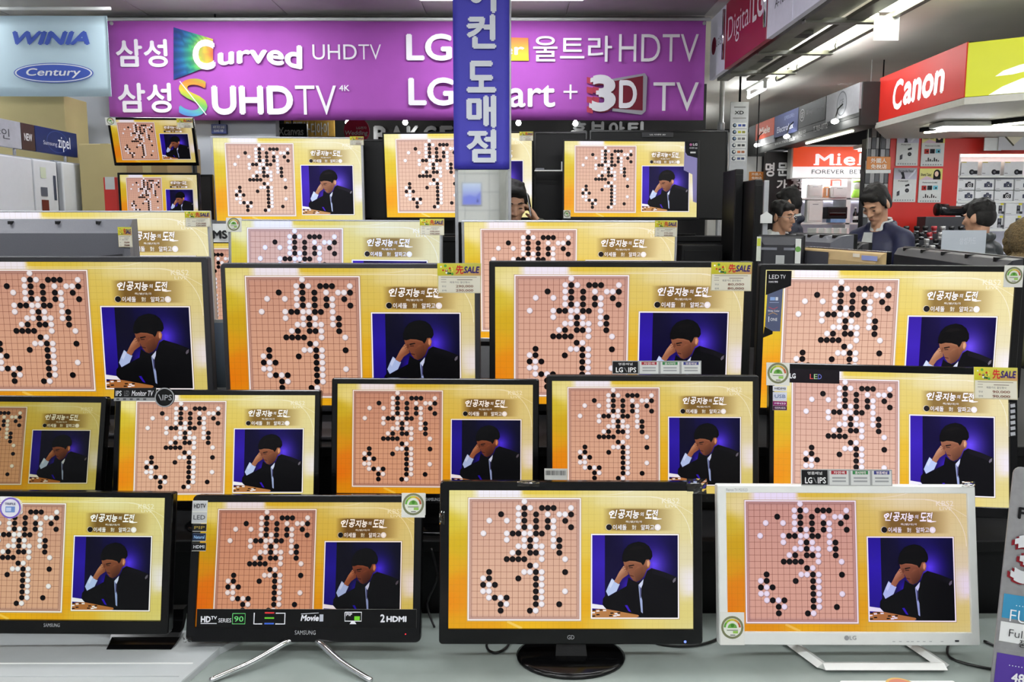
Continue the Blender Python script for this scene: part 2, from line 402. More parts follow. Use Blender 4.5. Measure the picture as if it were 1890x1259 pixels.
    S([(360, 656), (430, 650), (505, 660), (524, 688), (545, 640), (572, 640), (584, 668), (576, 708), (556, 720), (530, 780), (500, 812), (468, 826), (440, 814), (416, 782), (402, 748), (388, 728), (368, 700)],
      [(156, 105, 79), (179, 127, 97), (169, 118, 90), (141, 92, 69), (141, 92, 69), (174, 126, 95), (179, 129, 100), (158, 108, 82), (121, 77, 58), (101, 63, 48), (94, 58, 45), (111, 71, 53), (132, 86, 66), (147, 100, 74), (150, 101, 77), (141, 94, 71), (137, 90, 67)], 10 * D)
    S([(440, 740), (480, 700), (520, 700), (530, 780), (500, 812), (468, 826)], [(141, 94, 69), (156, 107, 80), (132, 86, 63), (101, 63, 48), (92, 56, 42), (105, 67, 50)], 11 * D)
    S([(400, 690), (445, 682), (452, 690), (404, 702)], (40, 26, 22), 11 * D)                    # brow and lowered lid
    S([(404, 706), (436, 704), (440, 711), (408, 713)], (62, 40, 34), 11 * D)
    S([(384, 690), (398, 694), (400, 716), (390, 732), (378, 726)], (128, 82, 62), 11 * D)
    S([(410, 768), (444, 776), (446, 784), (416, 780)], (96, 52, 44), 11 * D)
    S([(556, 652), (572, 650), (576, 680), (564, 704), (556, 690)], (214, 164, 132), 11 * D)
    S([(350, 656), (350, 610), (366, 560), (400, 520), (440, 502), (485, 492), (535, 503), (572, 530), (596, 575), (600, 615), (584, 645), (566, 640), (546, 642), (534, 672), (522, 690), (506, 668), (460, 655), (410, 652), (376, 662)], (9, 7, 8), 12 * D)
    S([(400, 560), (440, 534), (500, 530), (540, 548), (500, 552), (440, 562)], (22, 18, 18), 13 * D)
    S([(486, 850), (526, 804), (520, 846), (506, 880), (500, 872)], (208, 216, 240), 9 * D)         # collar and shirt
    S([(484, 850), (506, 878), (502, 930), (516, 980), (520, 1086), (506, 1076), (494, 960)], (164, 178, 216), 9 * D)
    S([(494, 862), (508, 882), (506, 960), (498, 960)], (96, 98, 140), 10 * D)
    S([(776, 800), (794, 790), (790, 818), (772, 834), (766, 820)], (120, 116, 128), 9 * D)
    me_o = P.build('picture', 'screen'); me = me_o.data; bpy.data.objects.remove(me_o)
    return me
PICTURE = make_picture()
# ------------------------------------------------------------------ setting: floor, ceiling, walls
M['floor'] = mat('floor_tiles', (196, 192, 184), 0.35, var=0.08, scale=3)
M['ceil'] = mat('ceiling_board', (178, 178, 176), 0.8, var=0.05, scale=6, bump=0.05)
M['aisle_ceil'] = mat('aisle_ceiling', (240, 238, 228), 0.8, var=0.05, scale=2)
M['wallgrey'] = mat('grey_wall', (168, 172, 178), 0.7, var=0.04, scale=4)
M['walldark'] = mat('dark_wall', (34, 34, 36), 0.6, var=0.1, scale=4)
M['headwall'] = mat('header_wall', (120, 118, 116), 0.7, var=0.06, scale=4)
M['panelgrey'] = mat('pale_wall_panel', (206, 206, 200), 0.55, var=0.02, scale=4)
M['red'] = mat('red_wall', (196, 34, 24), 0.45, var=0.06, scale=3)
M['lamp'] = mat('tube_light', (250, 252, 255), 0.5, var=0.0, emit=LAMP)
M['lampwarm'] = mat('canopy_tube_light', (255, 255, 226), 0.5, var=0.0, emit=11.0)
M['metalgrey'] = mat('galvanised_metal', (142, 142, 134), 0.42, 0.5, var=0.12, scale=12)
M['aislelamp'] = mat('aisle_tube_light', (250, 252, 255), .5, var=0.0, emit=70.0)
CEIL = 2.90
def slab(name, x0, x1, y0, y1, z0, z1, m, bev=0.0):
    b = MB(); b.box2(x0, x1, y0, y1, z0, z1, bev); return struct(b.build(name, m))
slab('floor', -4.2, 6.2, -3.0, 11.2, -0.1, 0.0, 'floor')
ceiling = slab('ceiling', -4.2, 6.2, -3.0, 11.2, CEIL, CEIL + 0.12, 'aisle_ceil')
slab('wall_left', -4.3, -4.2, -3.0, 11.2, 0, CEIL, 'wallgrey')
slab('wall_right', 6.2, 6.3, -3.0, 11.2, 0, CEIL, 'wallgrey')
slab('wall_far', -4.2, 6.2, 11.2, 11.3, 0, CEIL, 'walldark')
slab('wall_back', -4.2, 6.2, -3.1, -3.0, 0, CEIL, 'wallgrey')
slab('wall_header', -4.2, 1.27, 5.18, 5.32, 2.28, CEIL, 'headwall')          # beam behind the purple banner
slab('wall_side', -4.2, -1.55, 5.08, 5.16, 0, 2.82, 'wallgrey')                  # grey wall behind the refrigerators
# ceiling boards over the shop
bp = MB(); bp.box((0, 0, 0), (0.895, 0.595, 0.012), 0.003)
bpm = None
for j in range(7):
    for i in range(6):
        x = -3.7 + i * 0.9; y = 1.2 + j * 0.6
        if bpm is None: o = bp.build('ceiling_panel', 'ceil', ceiling, RT((x, y, CEIL - 0.006))); bpm = o.data
        else: o = obj('ceiling_panel', bpm, ceiling, RT((x, y, CEIL - 0.006)))
# panels on the wall behind the photographer (seen in the mirror)
wb = bpy.data.objects['wall_back']
pp = MB(); pp.box((0, 0, 0), (0.345, 0.012, 0.255), 0.003); ppm = None
for j in range(5):
    for i in range(12):
        l = (-2.6 + i * 0.35, -2.994, 1.60 + j * 0.26)
        if ppm is None: o = pp.build('wall_panel', 'panelgrey', wb, RT(l)); ppm = o.data
        else: obj('wall_panel', ppm, wb, RT(l))
# ------------------------------------------------------------------ ceiling tube lights
def ceil_light(x, y, L, label, along='x', group='shop ceiling lights'):
    t = thing('ceiling_light', label, 'ceiling light', (x, y, CEIL - 0.012), 0 if along == 'x' else math.pi / 2, group)
    h = MB(); h.box((0, 0, -0.018), (L + 0.06, 0.2, 0.036), 0.008); h.build('housing', 'whitepl', t)
    d = MB(); d.box((0, 0, -0.045), (L, 0.13, 0.022)); d.build('diffuser', 'lamp', t)
    for s in (-1, 1):
        e = MB(); e.box((s * (L / 2 + 0.012), 0, -0.043), (0.024, 0.14, 0.03), 0.005); e.build('end_cap', 'silver', t)
ceil_light(-1.78, 4.46, 0.96, 'long white tube light on the ceiling above the left half of the purple banner')
ceil_light(-0.06, 4.50, 0.94, 'long white tube light on the ceiling behind the vertical blue banner')
ceil_light(-3.6, 4.52, 0.94, 'long white tube light on the ceiling above the pale blue banner')
for x, lx in ((-2.6, 'left'), (-0.6, 'middle'), (0.95, 'right')):
    for y, ly in ((-1.6, 'behind the photographer'), (0.2, 'right above the photographer'), (2.2, 'above the third row of televisions')):
        ceil_light(x, y, 1.2, lx + ' white tube light on the shop ceiling ' + ly, group='tube lights over the shop')
def aisle_lamp(X, Y, L, label):
    t = thing('aisle_tube_light', label, 'tube light', (X, Y, CEIL), math.pi / 2, 'bare tubes on the aisle ceiling')
    h = MB(); h.box((0, 0, -0.012), (L, 0.05, 0.024), 0.004); h.build('batten', 'whitepl', t)
    d = MB(); d.tube([(-L / 2, 0, -0.09), (L / 2, 0, -0.09)], 0.014, 6); d.build('tube', 'aislelamp', t)
    for s in (-1, 1): e = MB(); e.box((s * L / 2, 0, -0.045), (0.02, 0.03, 0.09), 0.003); e.build('lamp_holder', 'whitepl', t)
def aisle_tube(px, py, L, label):
    p = at(px, py, 5.0); k = (CEIL - 0.09 - CAMZ) / (p.z - CAMZ); aisle_lamp(p.x * k, 5.0 * k, L, label)
aisle_tube(1527, 98, .8, 'slim tube light on the aisle ceiling left of the white square card')
aisle_tube(1396, 172, .5, 'farthest slim tube light at the deep end of the aisle ceiling')
aisle_tube(1760, -90, 1.1, 'added unseen tube light on the aisle ceiling above the red shop sign')  # extra tube above the frame, added to light the aisle
for x, y, ly in ((2.9, -1.0, 'behind the photographer'), (2.3, 1.2, 'beside the photographer, inner row'), (3.7, 1.2, 'beside the photographer, outer row'), (2.35, 3.3, 'right of the canopy, inner row'), (3.6, 3.2, 'right of the canopy, outer row'), (2.0, 9.6, 'at the far end beyond the dark signs')):  # unseen tubes added to brighten the aisle, its ceiling and the people
    aisle_lamp(x, y, 1.2, 'added unseen white tube light on the aisle ceiling ' + ly)
# ------------------------------------------------------------------ stepped display stand
M['marble'] = mat('grey_marble_top', (138, 147, 143), 0.22, var=0.14, scale=4.5, detail=8)
tb = thing('display_table', 'grey marbled display table carrying the front row of monitors', 'table', (0, 1.5, 0))
b = MB(); b.box2(-2.1, 1.9, -0.32, 0.34, 0.53, 0.56, 0.004); b.build('table_top', 'marble', tb)
b = MB(); b.box2(-2.08, 1.88, -0.28, 0.33, 0.0, 0.53); b.build('table_body', 'whitepl', tb)
def tier(y0, y1, z, label, x0=-2.1, x1=1.9, name='display_riser', m='dark'):
    t = thing(name, label, 'display stand', ((x0 + x1) / 2, (y0 + y1) / 2, 0))
    hx = (x1 - x0) / 2; hy = (y1 - y0) / 2
    b = MB(); b.box2(-hx, hx, -hy, hy, z - 0.03, z, 0.003); b.build('top_board', m, t)
    b = MB(); b.box2(-hx + .01, hx - .01, -hy + 0.012, hy - 0.012, 0, z - 0.03); b.build('riser_body', m, t)
    return t
tier(1.842, 2.058, 0.75, 'black riser step under the second row of monitors')
tier(2.06, 2.418, 0.93, 'black riser step under the third row of televisions')
tier(2.42, 3.2, 1.03, 'black riser step under the fourth row of televisions', -2.3, .93)
tier(4.6, 4.995, 1.47, 'tall black cabinet carrying the rear row of big screens', -1.55, 1.5, 'rear_cabinet')
tier(3.5, 4.25, 1.47, 'black cabinet beside the refrigerators under two small screens', -2.15, -1.3, 'rear_cabinet')

# ------------------------------------------------------------------ displays
POSE = {
 'F1':(1.66, -1.0452, 0.7896, 0.0149, -0.1644, 0.0146, 0.4948, 0.9964),
 'F2':(1.69, -0.4795, 0.761, -0.0053, -0.2417, -0.0009, 0.5019, 0.9946),
 'F3':(1.656, 0.1347, 0.7879, 0.0086, -0.1464, 0.0057, 0.5571, 0.9976),
 'F4':(1.66, 0.7677, 0.7799, 0.0058, -0.1772, 0.0061, 0.5548, 0.9985),
 'R2a':(1.93, -1.2921, 0.9723, 0.1017, -0.2187, 0.0344, 0.405, 0.9954),
 'R2b':(1.9, -0.7581, 0.976, 0.0362, -0.1672, 0.01, 0.4953, 0.9659),
 'R2c':(1.9, -0.1986, 0.9991, -0.0183, -0.1332, 0.002, 0.5031, 0.9906),
 'R2d':(1.87, 0.3532, 1.0125, -0.0662, -0.0953, -0.0115, 0.5016, 1.0062),
 'R2e':(1.92, 0.9813, 0.9962, -0.0721, -0.1585, 0.0109, 0.5908, 1.0161),
 'R3a':(2.18, -1.2489, 1.2392, -0.0105, 0.0135, 0.0016, 0.7214, 0.9887),
 'R3b':(2.15, -0.4604, 1.2246, -0.0182, 0.0113, 0.0008, 0.7096, 0.9974),
 'R3c':(2.15, 0.3037, 1.2272, -0.034, 0.0148, 0.0007, 0.7041, 1.0064),
 'R3d':(2.14, 1.0664, 1.2171, -0.026, -0.0127, 0.0072, 0.6975, 1.0142),
 'R4a':(2.6, -1.4355, 1.3569, -0.0349, 0.0378, 0.0012, 0.816, 1.0001),
 'R4b':(2.65, -0.6204, 1.3475, -0.0727, -0.0502, 0.0058, 0.742, 1.0023),
 'R4c':(2.53, 0.1872, 1.3569, -0.0836, 0.0728, 0.0018, 0.6939, 1.0091),
 'R4x':(2.95, -1.083, 1.302, 0.0, 0.0, 0.0, 0.607, 1.0),
 'R5a':(4.78, -1.3882, 1.8176, 0.0697, 0.0242, -0.0011, 0.8972, 0.9997),
 'R5b':(4.85, -0.3393, 1.8464, -0.0692, 0.0954, 0.0005, 0.9302, 0.9941),
 'R5c':(4.7, 0.7263, 1.8165, 0.0263, -0.0588, 0.0032, 0.8154, 0.9994),
 'R5d':(3.7, -1.7163, 1.9396, 0.1355, 0.2511, -0.0113, 0.3657, 0.976),
 'R5e':(4.0, -1.8402, 1.6842, -0.0409, 0.0116, 0.0047, 0.4093, 1.0006),
}
class TV: pass
def shell(t, w0, w1, h0, h1, r, depth, frame_m, back_m, fd=0.006, in_w=None, in_h=None, edge=0.022):
    """bezel frame, rim and tapering back of one display; x range w0..w1, z range h0..h1, screen opening in_w x in_h"""
    b = MB()
    f = [rrect(in_w[0], in_w[1], in_h[0], in_h[1], 0.0004, 0.0005), rrect(in_w[0], in_w[1], in_h[0], in_h[1], 0.0004, -fd + 0.001), rrect(in_w[0] - .001, in_w[1] + .001, in_h[0] - .001, in_h[1] + .001, 0.0006, -fd),
         rrect(w0 + .0025, w1 - .0025, h0 + .0025, h1 - .0025, max(r - .0025, .0005), -fd), rrect(w0 + .0006, w1 - .0006, h0 + .0006, h1 - .0006, r, -fd + .002), rrect(w0, w1, h0, h1, r, -fd + .005), rrect(w0, w1, h0, h1, r, edge - fd)]
    b.loft(f, 0, False, False, False); t.bezel = b.build('bezel', frame_m, t.root, t.ml)
    b = MB(); iw = (w1 - w0) * 0.12; ih = (h1 - h0) * 0.14
    b.loft([rrect(w0 + .002, w1 - .002, h0 + .002, h1 - .002, r, 0.0012), rrect(w0 + .002, w1 - .002, h0 + .002, h1 - .002, r, edge + .002), rrect(w0 + iw * .4, w1 - iw * .4, h0 + ih * .5, h1 - ih * .5, r + .01, edge + (depth - edge) * .55),
            rrect(w0 + iw, w1 - iw, h0 + ih, h1 - ih, r + .01, depth)], 0, False)
    b.build('back_shell', back_m, t.root, t.ml)
def tv(key, name, label, cat, tint, gam, bez, tierz, style=('gloss', 'matteblack'), stand='oval', depth=0.045, r=0.006, fd=0.006, byoff=0.045, group=None, brand=None):
    Y, x, z, yaw, tilt, roll, W, asp = POSE[key]
    t = TV(); t.key = key
    t.Mw = RT((x, Y, z), yaw, tilt, roll); t.W = W; t.H = W * HH * asp; t.px = Y / FPX; t.fd = fd
    by = Y + byoff; t.base = Vector((x, by, tierz))
    t.root = thing(name, label, cat, t.base, 0, group)
    t.ml = Matrix.Translation(-t.base) @ t.Mw
    l, rr_, tp, bt = [v * t.px for v in bez]
    t.w0, t.w1, t.h0, t.h1 = -W / 2 - l, W / 2 + rr_, -t.H / 2 - bt, t.H / 2 + tp
    shell(t, t.w0, t.w1, t.h0, t.h1, r, depth, style[0], style[1], fd, (-W / 2, W / 2), (-t.H / 2, t.H / 2))
    p = obj('screen', PICTURE, t.root, t.ml @ Matrix.Diagonal((W, 1, W * asp, 1)))
    p.color = (tint[0], tint[1], tint[2], gam * 1.12)
    # stand
    bot = (t.Mw @ Vector((0, depth * .6, t.h0 + 0.04))) - t.base
    s = style[1] if stand != 'white' else 'whitepl'
    if stand == 'oval':
        k_ = W * 1.95; b = MB(); b.lathe([(0.001, 0.014), (0.06 * k_, 0.013), (0.105 * k_, 0.010), (0.115 * k_, 0.005), (0.114 * k_, 0.0), (0.001, 0.0)], 36, sx=1.0, sy=.72 if Y < 1.8 else .62); b.build('stand_base', style[0], t.root)
        b = MB(); b.loft([rrect(-.03, .03, -.016, .016, .008, 0)] and [[(px_, py_ + 0.0, 0.010) for px_, py_ in [(-.036, -.02), (.036, -.02), (.036, .02), (-.036, .02)]], [(bot.x + a, bot.y + c, bot.z) for a, c in [(-.03, -.014), (.03, -.014), (.03, .014), (-.03, .014)]]]); b.build('stand_neck', s, t.root)
    elif stand == 'rect':
        b = MB(); b.box((0, 0, 0.007), (W * .42, 0.17 if Y < 4 else .1, 0.014), 0.005); b.build('stand_base', style[0], t.root)
        b = MB(); b.loft([[(a, c, 0.012) for a, c in [(-.035, -.015), (.035, -.015), (.035, .015), (-.035, .015)]], [(bot.x + a, bot.y + c, bot.z) for a, c in [(-.03, -.012), (.03, -.012), (.03, .012), (-.03, .012)]]]); b.build('stand_neck', s, t.root)
    if brand:
        bx0, bx1, by0, by1 = brand[1]; a = loc(t, bx0, by1); c = loc(t, bx1, by0)
        b = MB(); b.text(brand[0], a[0], c[0], a[1], c[1], -fd - .0006, 0, .012); b.build('brand_lettering', brand[2] if len(brand) > 2 else 'greytext', t.bezel)
    return t
def loc(t, px, py, y=None):
    """pixel -> position on the display's own front plane"""
    y = -t.fd if y is None else y
    inv = t.Mw.inverted(); o = inv @ Vector((0, 0, CAMZ)); d = inv.to_3x3() @ (at(px, py, 1.0) - Vector((0, 0, CAMZ)))
    k = (y - o.y) / d.y; p = o + d * k
    return (p.x, p.z)
def stick(t, name, box, draw, lab=None, thick=0.0012, edge=None):
    """a printed card or sticker on the front of a display; box in photo pixels; draw(MB, x0, x1, z0, z1, y)"""
    a = loc(t, box[0], box[3]); c = loc(t, box[2], box[1]); x0, x1, z0, z1 = a[0], c[0], a[1], c[1]
    b = MB(); y = -t.fd - 0.0008
    b.box2(x0, x1, y - thick, y, z0, z1, col=edge or (225, 225, 215))
    draw(b, x0, x1, z0, z1, y - thick - 0.0003)
    o = b.build(name, 'print', t.root, t.ml)
    if lab: o['label'] = lab
    return o
def lerp(a, b, t): return a + (b - a) * t
def sale_draw(price, price2=None):
    def f(b, x0, x1, z0, z1, y):
        X = lambda u: lerp(x0, x1, u); Z = lambda v: lerp(z1, z0, v); d = -0.0003
        b.add([(X(0), y, Z(1)), (X(1), y, Z(1)), (X(1), y, Z(0)), (X(0), y, Z(0))], [(0, 1, 2, 3)], 0, False, [(206, 192, 150), (214, 206, 180), (196, 176, 60), (206, 196, 40)])
        b.quad(X(.02), X(.98), Z(.97), Z(.42), y + d, 0, (226, 222, 204))
        b.add([(X(0), y + d, Z(.4)), (X(1), y + d, Z(.4)), (X(1), y + d, Z(.0)), (X(0), y + d, Z(.0))], [(0, 1, 2, 3)], 0, False, [(196, 190, 40), (206, 150, 110), (200, 196, 90), (214, 206, 60)])
        rnd = random.Random(3)
        for k in range(16):
            b.disc(X(.05 + .34 * rnd.random()), Z(.08 + .28 * rnd.random()), (x1 - x0) * (.015 + .025 * rnd.random()), y + 2 * d, 0, rnd.choice([(60, 120, 60), (90, 160, 60), (60, 90, 150), (230, 220, 90), (200, 60, 40), (240, 240, 230), (40, 60, 40)]), 7)
        b.text('先', X(.42), X(.6), Z(.36), Z(.06), y + 2 * d, 0, .03, 0, (206, 40, 50))
        b.text('SALE', X(.6), X(.97), Z(.33), Z(.1), y + 2 * d, 0, .05, .2, (60, 40, 110))
        b.quad(X(.08), X(.9), Z(.475), Z(.455), y + 2 * d, 0, (150, 140, 120)); b.quad(X(.45), X(.8), Z(.56), Z(.54), y + 2 * d, 0, (120, 105, 95))
        b.text('제휴카드 할인행사', X(.28), X(.74), Z(.67), Z(.60), y + 2 * d, 0, 0, 0, (90, 84, 90))
        for k, p in ((0, price), (1, price2 or price)):
            b.text(p, X(.42), X(.82), Z(.815 + .14 * k), Z(.725 + .14 * k), y + 2 * d, 0, .008, 0, (126, 70, 50))
            b.text('정상' if k == 0 else '판매', X(.1), X(.2), Z(.8 + .14 * k), Z(.74 + .14 * k), y + 2 * d, 0, 0, 0, (110, 110, 110))
        for k in range(2): b.quad(X(.08), X(.2), Z(.55 + .08 * k), Z(.535 + .08 * k), y + 2 * d, 0, (140, 130, 120))
    return f
def energy_draw(b, x0, x1, z0, z1, y):
    d = -0.0003; cx, cz = (x0 + x1) / 2, lerp(z0, z1, .54); R = min(x1 - x0, z1 - z0) * .46
    b.quad(x0, x1, z0, z1, y, 0, (222, 222, 216))
    b.ring(cx, cz, R * .8, R, y + d, 0, (120, 124, 92))
    b.disc(cx, cz, R * .8, y + d, 0, (224, 226, 214), 24)
    for k, c in enumerate([(96, 160, 60), (150, 180, 60), (200, 190, 60), (206, 150, 60), (180, 90, 60)]):
        a1 = math.pi - k * math.pi / 5; b.ring(cx, cz, R * .58, R * .76, y + 2 * d, 0, c, 5, a1 - math.pi / 5, a1)
    b.ring(cx, cz - R * .05, 0.0, R * .42, y + 2 * d, 0, (110, 168, 76), 12, 0, math.pi)
    b.disc(cx, cz + R * .18, R * .16, y + 3 * d, 0, (70, 130, 50), 10)
    b.quad(cx - R * .5, cx + R * .5, cz - R * .28, cz - R * .2, y + 2 * d, 0, (130, 140, 120)); b.quad(cx + R * .05, cx + R * .5, cz - R * .52, cz - R * .3, y + 2 * d, 0, (150, 196, 90))
    b.quad(cx - R * .2, cx + R * .25, cz - R * .7, cz - R * .63, y + 2 * d, 0, (70, 74, 70))

MON = 'monitor'; TVC = 'television'
G1 = 'front row monitors'; G2 = 'second row monitors'; G3 = 'third row televisions'; G4 = 'fourth row televisions'; G5 = 'rear row screens'
T = {}
T['F1'] = tv('F1', 'flat_television', 'glossy black monitor at the front left standing on a white plinth', MON, (.95, .98, .86), 1.22, (14, 15, 10, 26), .56, stand='none', fd=.008, r=.004, brand=('SAMSUNG', (81, 111, 1150.5, 1157)), group=G1)
T['F2'] = tv('F2', 'flat_television', 'black monitor on splayed chrome legs with a logo strip across its screen bottom', MON, (.98, .86, .74), 1.42, (17, 16, 14, 28), .56, stand='none', r=.012, brand=('SAMSUNG', (544, 583, 1163.5, 1171.5)), group=G1)
T['F3'] = tv('F3', 'flat_television', 'glossy black monitor with a round oval foot in the middle of the front row', MON, (1.02, 1.0, .98), 1.0, (18, 18, 17, 29), .56, r=.008, stand='oval', byoff=-.015, brand=('GD', (1047, 1060, 1172, 1180)), group=G1)
T['F4'] = tv('F4', 'flat_television', 'white framed monitor on a white open stand at the front right', MON, (.95, .84, .97), 1.12, (17, 16, 15, 25), .56, ('whitepl', 'whitepl'), stand='none', r=.004, brand=('LG', (1568, 1580, 1173.5, 1181)), group=G1)
T['R2a'] = tv('R2a', 'flat_television', 'dim black monitor cut off by the left edge, second row from the front', MON, (.60, .57, .36), 1.3, (11, 11, 12, 14), .75, group=G2)
T['R2b'] = tv('R2b', 'flat_television', 'slim black monitor with a round black badge on its top left corner', MON, (1.02, 1.0, .92), 1.08, (10, 11, 10, 14), .75, group=G2)
T['R2c'] = tv('R2c', 'flat_television', 'glossy black monitor with orange tinted picture, second row centre left', MON, (1.0, .88, .76), 1.32, (11, 12, 11, 18), .75, group=G2, brand=('SAMSUNG', (786, 812, 919, 924.5)))
T['R2d'] = tv('R2d', 'flat_television', 'matte black monitor with a silver feature strip standing on its top edge', MON, (1.02, .95, .9), 1.15, (11, 11, 11, 16), .75, ('matteblack', 'matteblack'), group=G2)
T['R2e'] = tv('R2e', 'flat_television', 'large black monitor with energy label top left and price card top right', MON, (1.1, 1.06, 1.12), .95, (10, 15, 14, 20), .75, group=G2)
T['R3a'] = tv('R3a', 'flat_television', 'dark grey television at the left edge just below a grey television back', TVC, (.98, .92, .86), 1.2, (11, 12, 10, 14), .93, ('darkgrey', 'matteblack'), 'rect', r=.006, group=G3)
T['R3b'] = tv('R3b', 'flat_television', 'dark grey television with rounded corners and a price card reading 290,000', TVC, (1.0, .93, .88), 1.22, (8, 10, 9, 12), .93, ('darkgrey', 'matteblack'), 'rect', r=.012, group=G3)
T['R3c'] = tv('R3c', 'flat_television', 'black television with a price card reading 80,000 in the third row', TVC, (1.03, .96, .97), 1.08, (11, 15, 11, 14), .93, ('matteblack', 'matteblack'), 'rect', r=.004, group=G3)
T['R3d'] = tv('R3d', 'flat_television', 'black television at the right with dark corner overlay and blue logo strip', TVC, (1.16, 1.12, 1.1), .92, (12, 14, 11, 14), .93, ('matteblack', 'matteblack'), 'rect', r=.008, group=G3)
T['R4a'] = tv('R4a', 'flat_television', 'thin pale framed television behind a grey television back, fourth row left', TVC, (1.06, 1.04, 1.04), .85, (4, 4, 3, 8), 1.03, ('silver', 'matteblack'), 'rect', depth=.03, r=.002, group=G4)
T['R4b'] = tv('R4b', 'flat_television', 'thin television with pale bluish picture and green energy label at its top left corner', TVC, (.98, 1.05, 1.3), .9, (5, 4, 3, 8), 1.03, ('silver', 'matteblack'), 'rect', depth=.03, r=.002, group=G4)
T['R4c'] = tv('R4c', 'flat_television', 'thin silver topped television right below the mirrored column, fourth row', TVC, (1.14, 1.06, 1.02), .95, (5, 4, 3, 8), 1.03, ('silver', 'matteblack'), 'rect', depth=.03, r=.002, group=G4)
T['R4x'] = tv('R4x', 'flat_television', 'mostly hidden screen showing through the gap under the white sign with letters MS', TVC, (1.0, .95, .92), 1.1, (4, 4, 2, 6), 1.03, ('matteblack', 'matteblack'), 'rect', depth=.03, r=.002)
T['R5a'] = tv('R5a', 'flat_television', 'bright thin framed screen under the purple banner left of the blue banner', TVC, (1.12, 1.12, 1.14), .82, (4, 4, 3, 6), 1.47, ('silver', 'matteblack'), 'rect', depth=.03, r=.002, group=G5)
T['R5b'] = tv('R5b', 'flat_television', 'bright screen half hidden behind the mirrored column and blue banner', TVC, (1.2, 1.18, 1.18), .8, (3, 3, 3, 6), 1.47, ('matteblack', 'matteblack'), 'rect', depth=.03, r=.002, group=G5)
T['R5c'] = tv('R5c', 'flat_television', 'bright screen with a lilac and black overlay down its right side', TVC, (1.14, 1.1, 1.08), .88, (3, 4, 3, 5), 1.47, ('matteblack', 'matteblack'), 'rect', depth=.03, r=.002, group=G5)
T['R5d'] = tv('R5d', 'flat_television', 'small black monitor tilted forward on a pole under the purple banner corner', MON, (.9, .82, .8), 1.15, (4, 5, 4, 6), 1.47, stand='none', depth=.04, r=.003, byoff=.05)
T['R5e'] = tv('R5e', 'flat_television', 'small black monitor directly below the tilted one, beside the refrigerators', MON, (.95, .9, .92), 1.05, (4, 3, 4, 6), 1.47, stand='rect', depth=.04, r=.003)
# stands of their own kind
lerp_ = lambda a, c, k: a + (c - a) * k
M['plinthwhite'] = mat('plinth_plastic', (176, 181, 182), .3, var=.02)
t = T['F1']                                                     # curved black foot sweeping forward on the right
b = MB(); prof = [(.012, .075), (.004, .05), (-.012, .030), (-.034, .020), (-.062, .017)]
b.loft([[(.085 + .007 * i, y, z), (.262, y, z), (.266, y + .012, z + .005), (.085 + .007 * i, y + .012, z + .005)] for i, (y, z) in enumerate(prof)])
b.build('curved_foot', 'gloss', t.root)
t = T['F2']
for s in (-1, 1):
    b = MB(); c0 = (t.Mw @ Vector((0, .02, t.h0 + .01))) - t.base
    pth = smooth([(s * .016, c0.y, c0.z + .012), (s * .018, c0.y - .004, c0.z - .008), (s * .04, c0.y - .03, .034), (s * .10, c0.y - .08, .018), (s * .175, c0.y - .13, .006)]); b.tube(pth, [lerp_(.0085, .006, k / (len(pth) - 1)) for k in range(len(pth))], 10); b.build('leg', 'chrome', t.root)
    b = MB(); b.tube([(s * .016, c0.y + .01, c0.z), (s * .04, c0.y + .03, .03), (s * .13, c0.y + .055, .006)], [.006, .006, .005], 8); b.build('leg', 'chrome', t.root)
t = T['F4']                                                     # open trapezoid frame
b = MB(); fr = [(-.135, .04), (.15, .04), (.195, -.115), (-.075, -.115)]
for i in range(4):
    p, q = fr[i], fr[(i + 1) % 4]
    b.tube([(p[0], p[1], .009), (q[0], q[1], .009)], .016, 4, smooth=False, flat=.45)
b.build('stand_base', 'whitepl', t.root)
b = MB(); b.loft([[(-.02 + a, c + .035, .012) for a, c in [(-.035, -.012), (.05, -.012), (.05, .012), (-.035, .012)]], [(a, .02 + c, .12) for a, c in [(-.03, -.012), (.03, -.012), (.03, .012), (-.03, .012)]]]); b.build('stand_neck', 'whitepl', t.root)
t = T['R5d']
b = MB(); b.tube([(0, .41, 0), (0, .41, .46)], .014, 10); b.lathe([(.001, .012), (.05, .012), (.055, 0), (.001, 0)], 20, c=(0, .41, 0)); b.build('stand_pole', 'matteblack', t.root)
b = MB(); b.tube([(0, .41, .45), (.0, -.01, .455)], .012, 8); b.build('tilt_arm', 'matteblack', t.root)
# white plinth under the front left monitor
t = thing('plinth', 'white plastic plinth with a ribbed front edge under the front left monitor', 'plinth', (-1.05, 1.6, .56))
b = MB(); P_ = [(-.62, -.11), (.335, -.11), (.375, .05), (.43, .13), (-.62, .13)]
b.loft([[(x, y, 0) for x, y in P_], [(x, y, .012) for x, y in P_], [(x * .997, y * .97, .016) for x, y in P_]]); b.build('plinth_body', 'plinthwhite', t)
b = MB(); b.tube([(-.6, -.06, .0165), (.33, -.06, .0165)], .0016, 6); b.build('rib', 'plinthwhite', t); b = MB(); b.tube([(-.6, -.012, .0165), (.34, -.012, .0165)], .0016, 6); b.build('rib', 'whitepl', t)
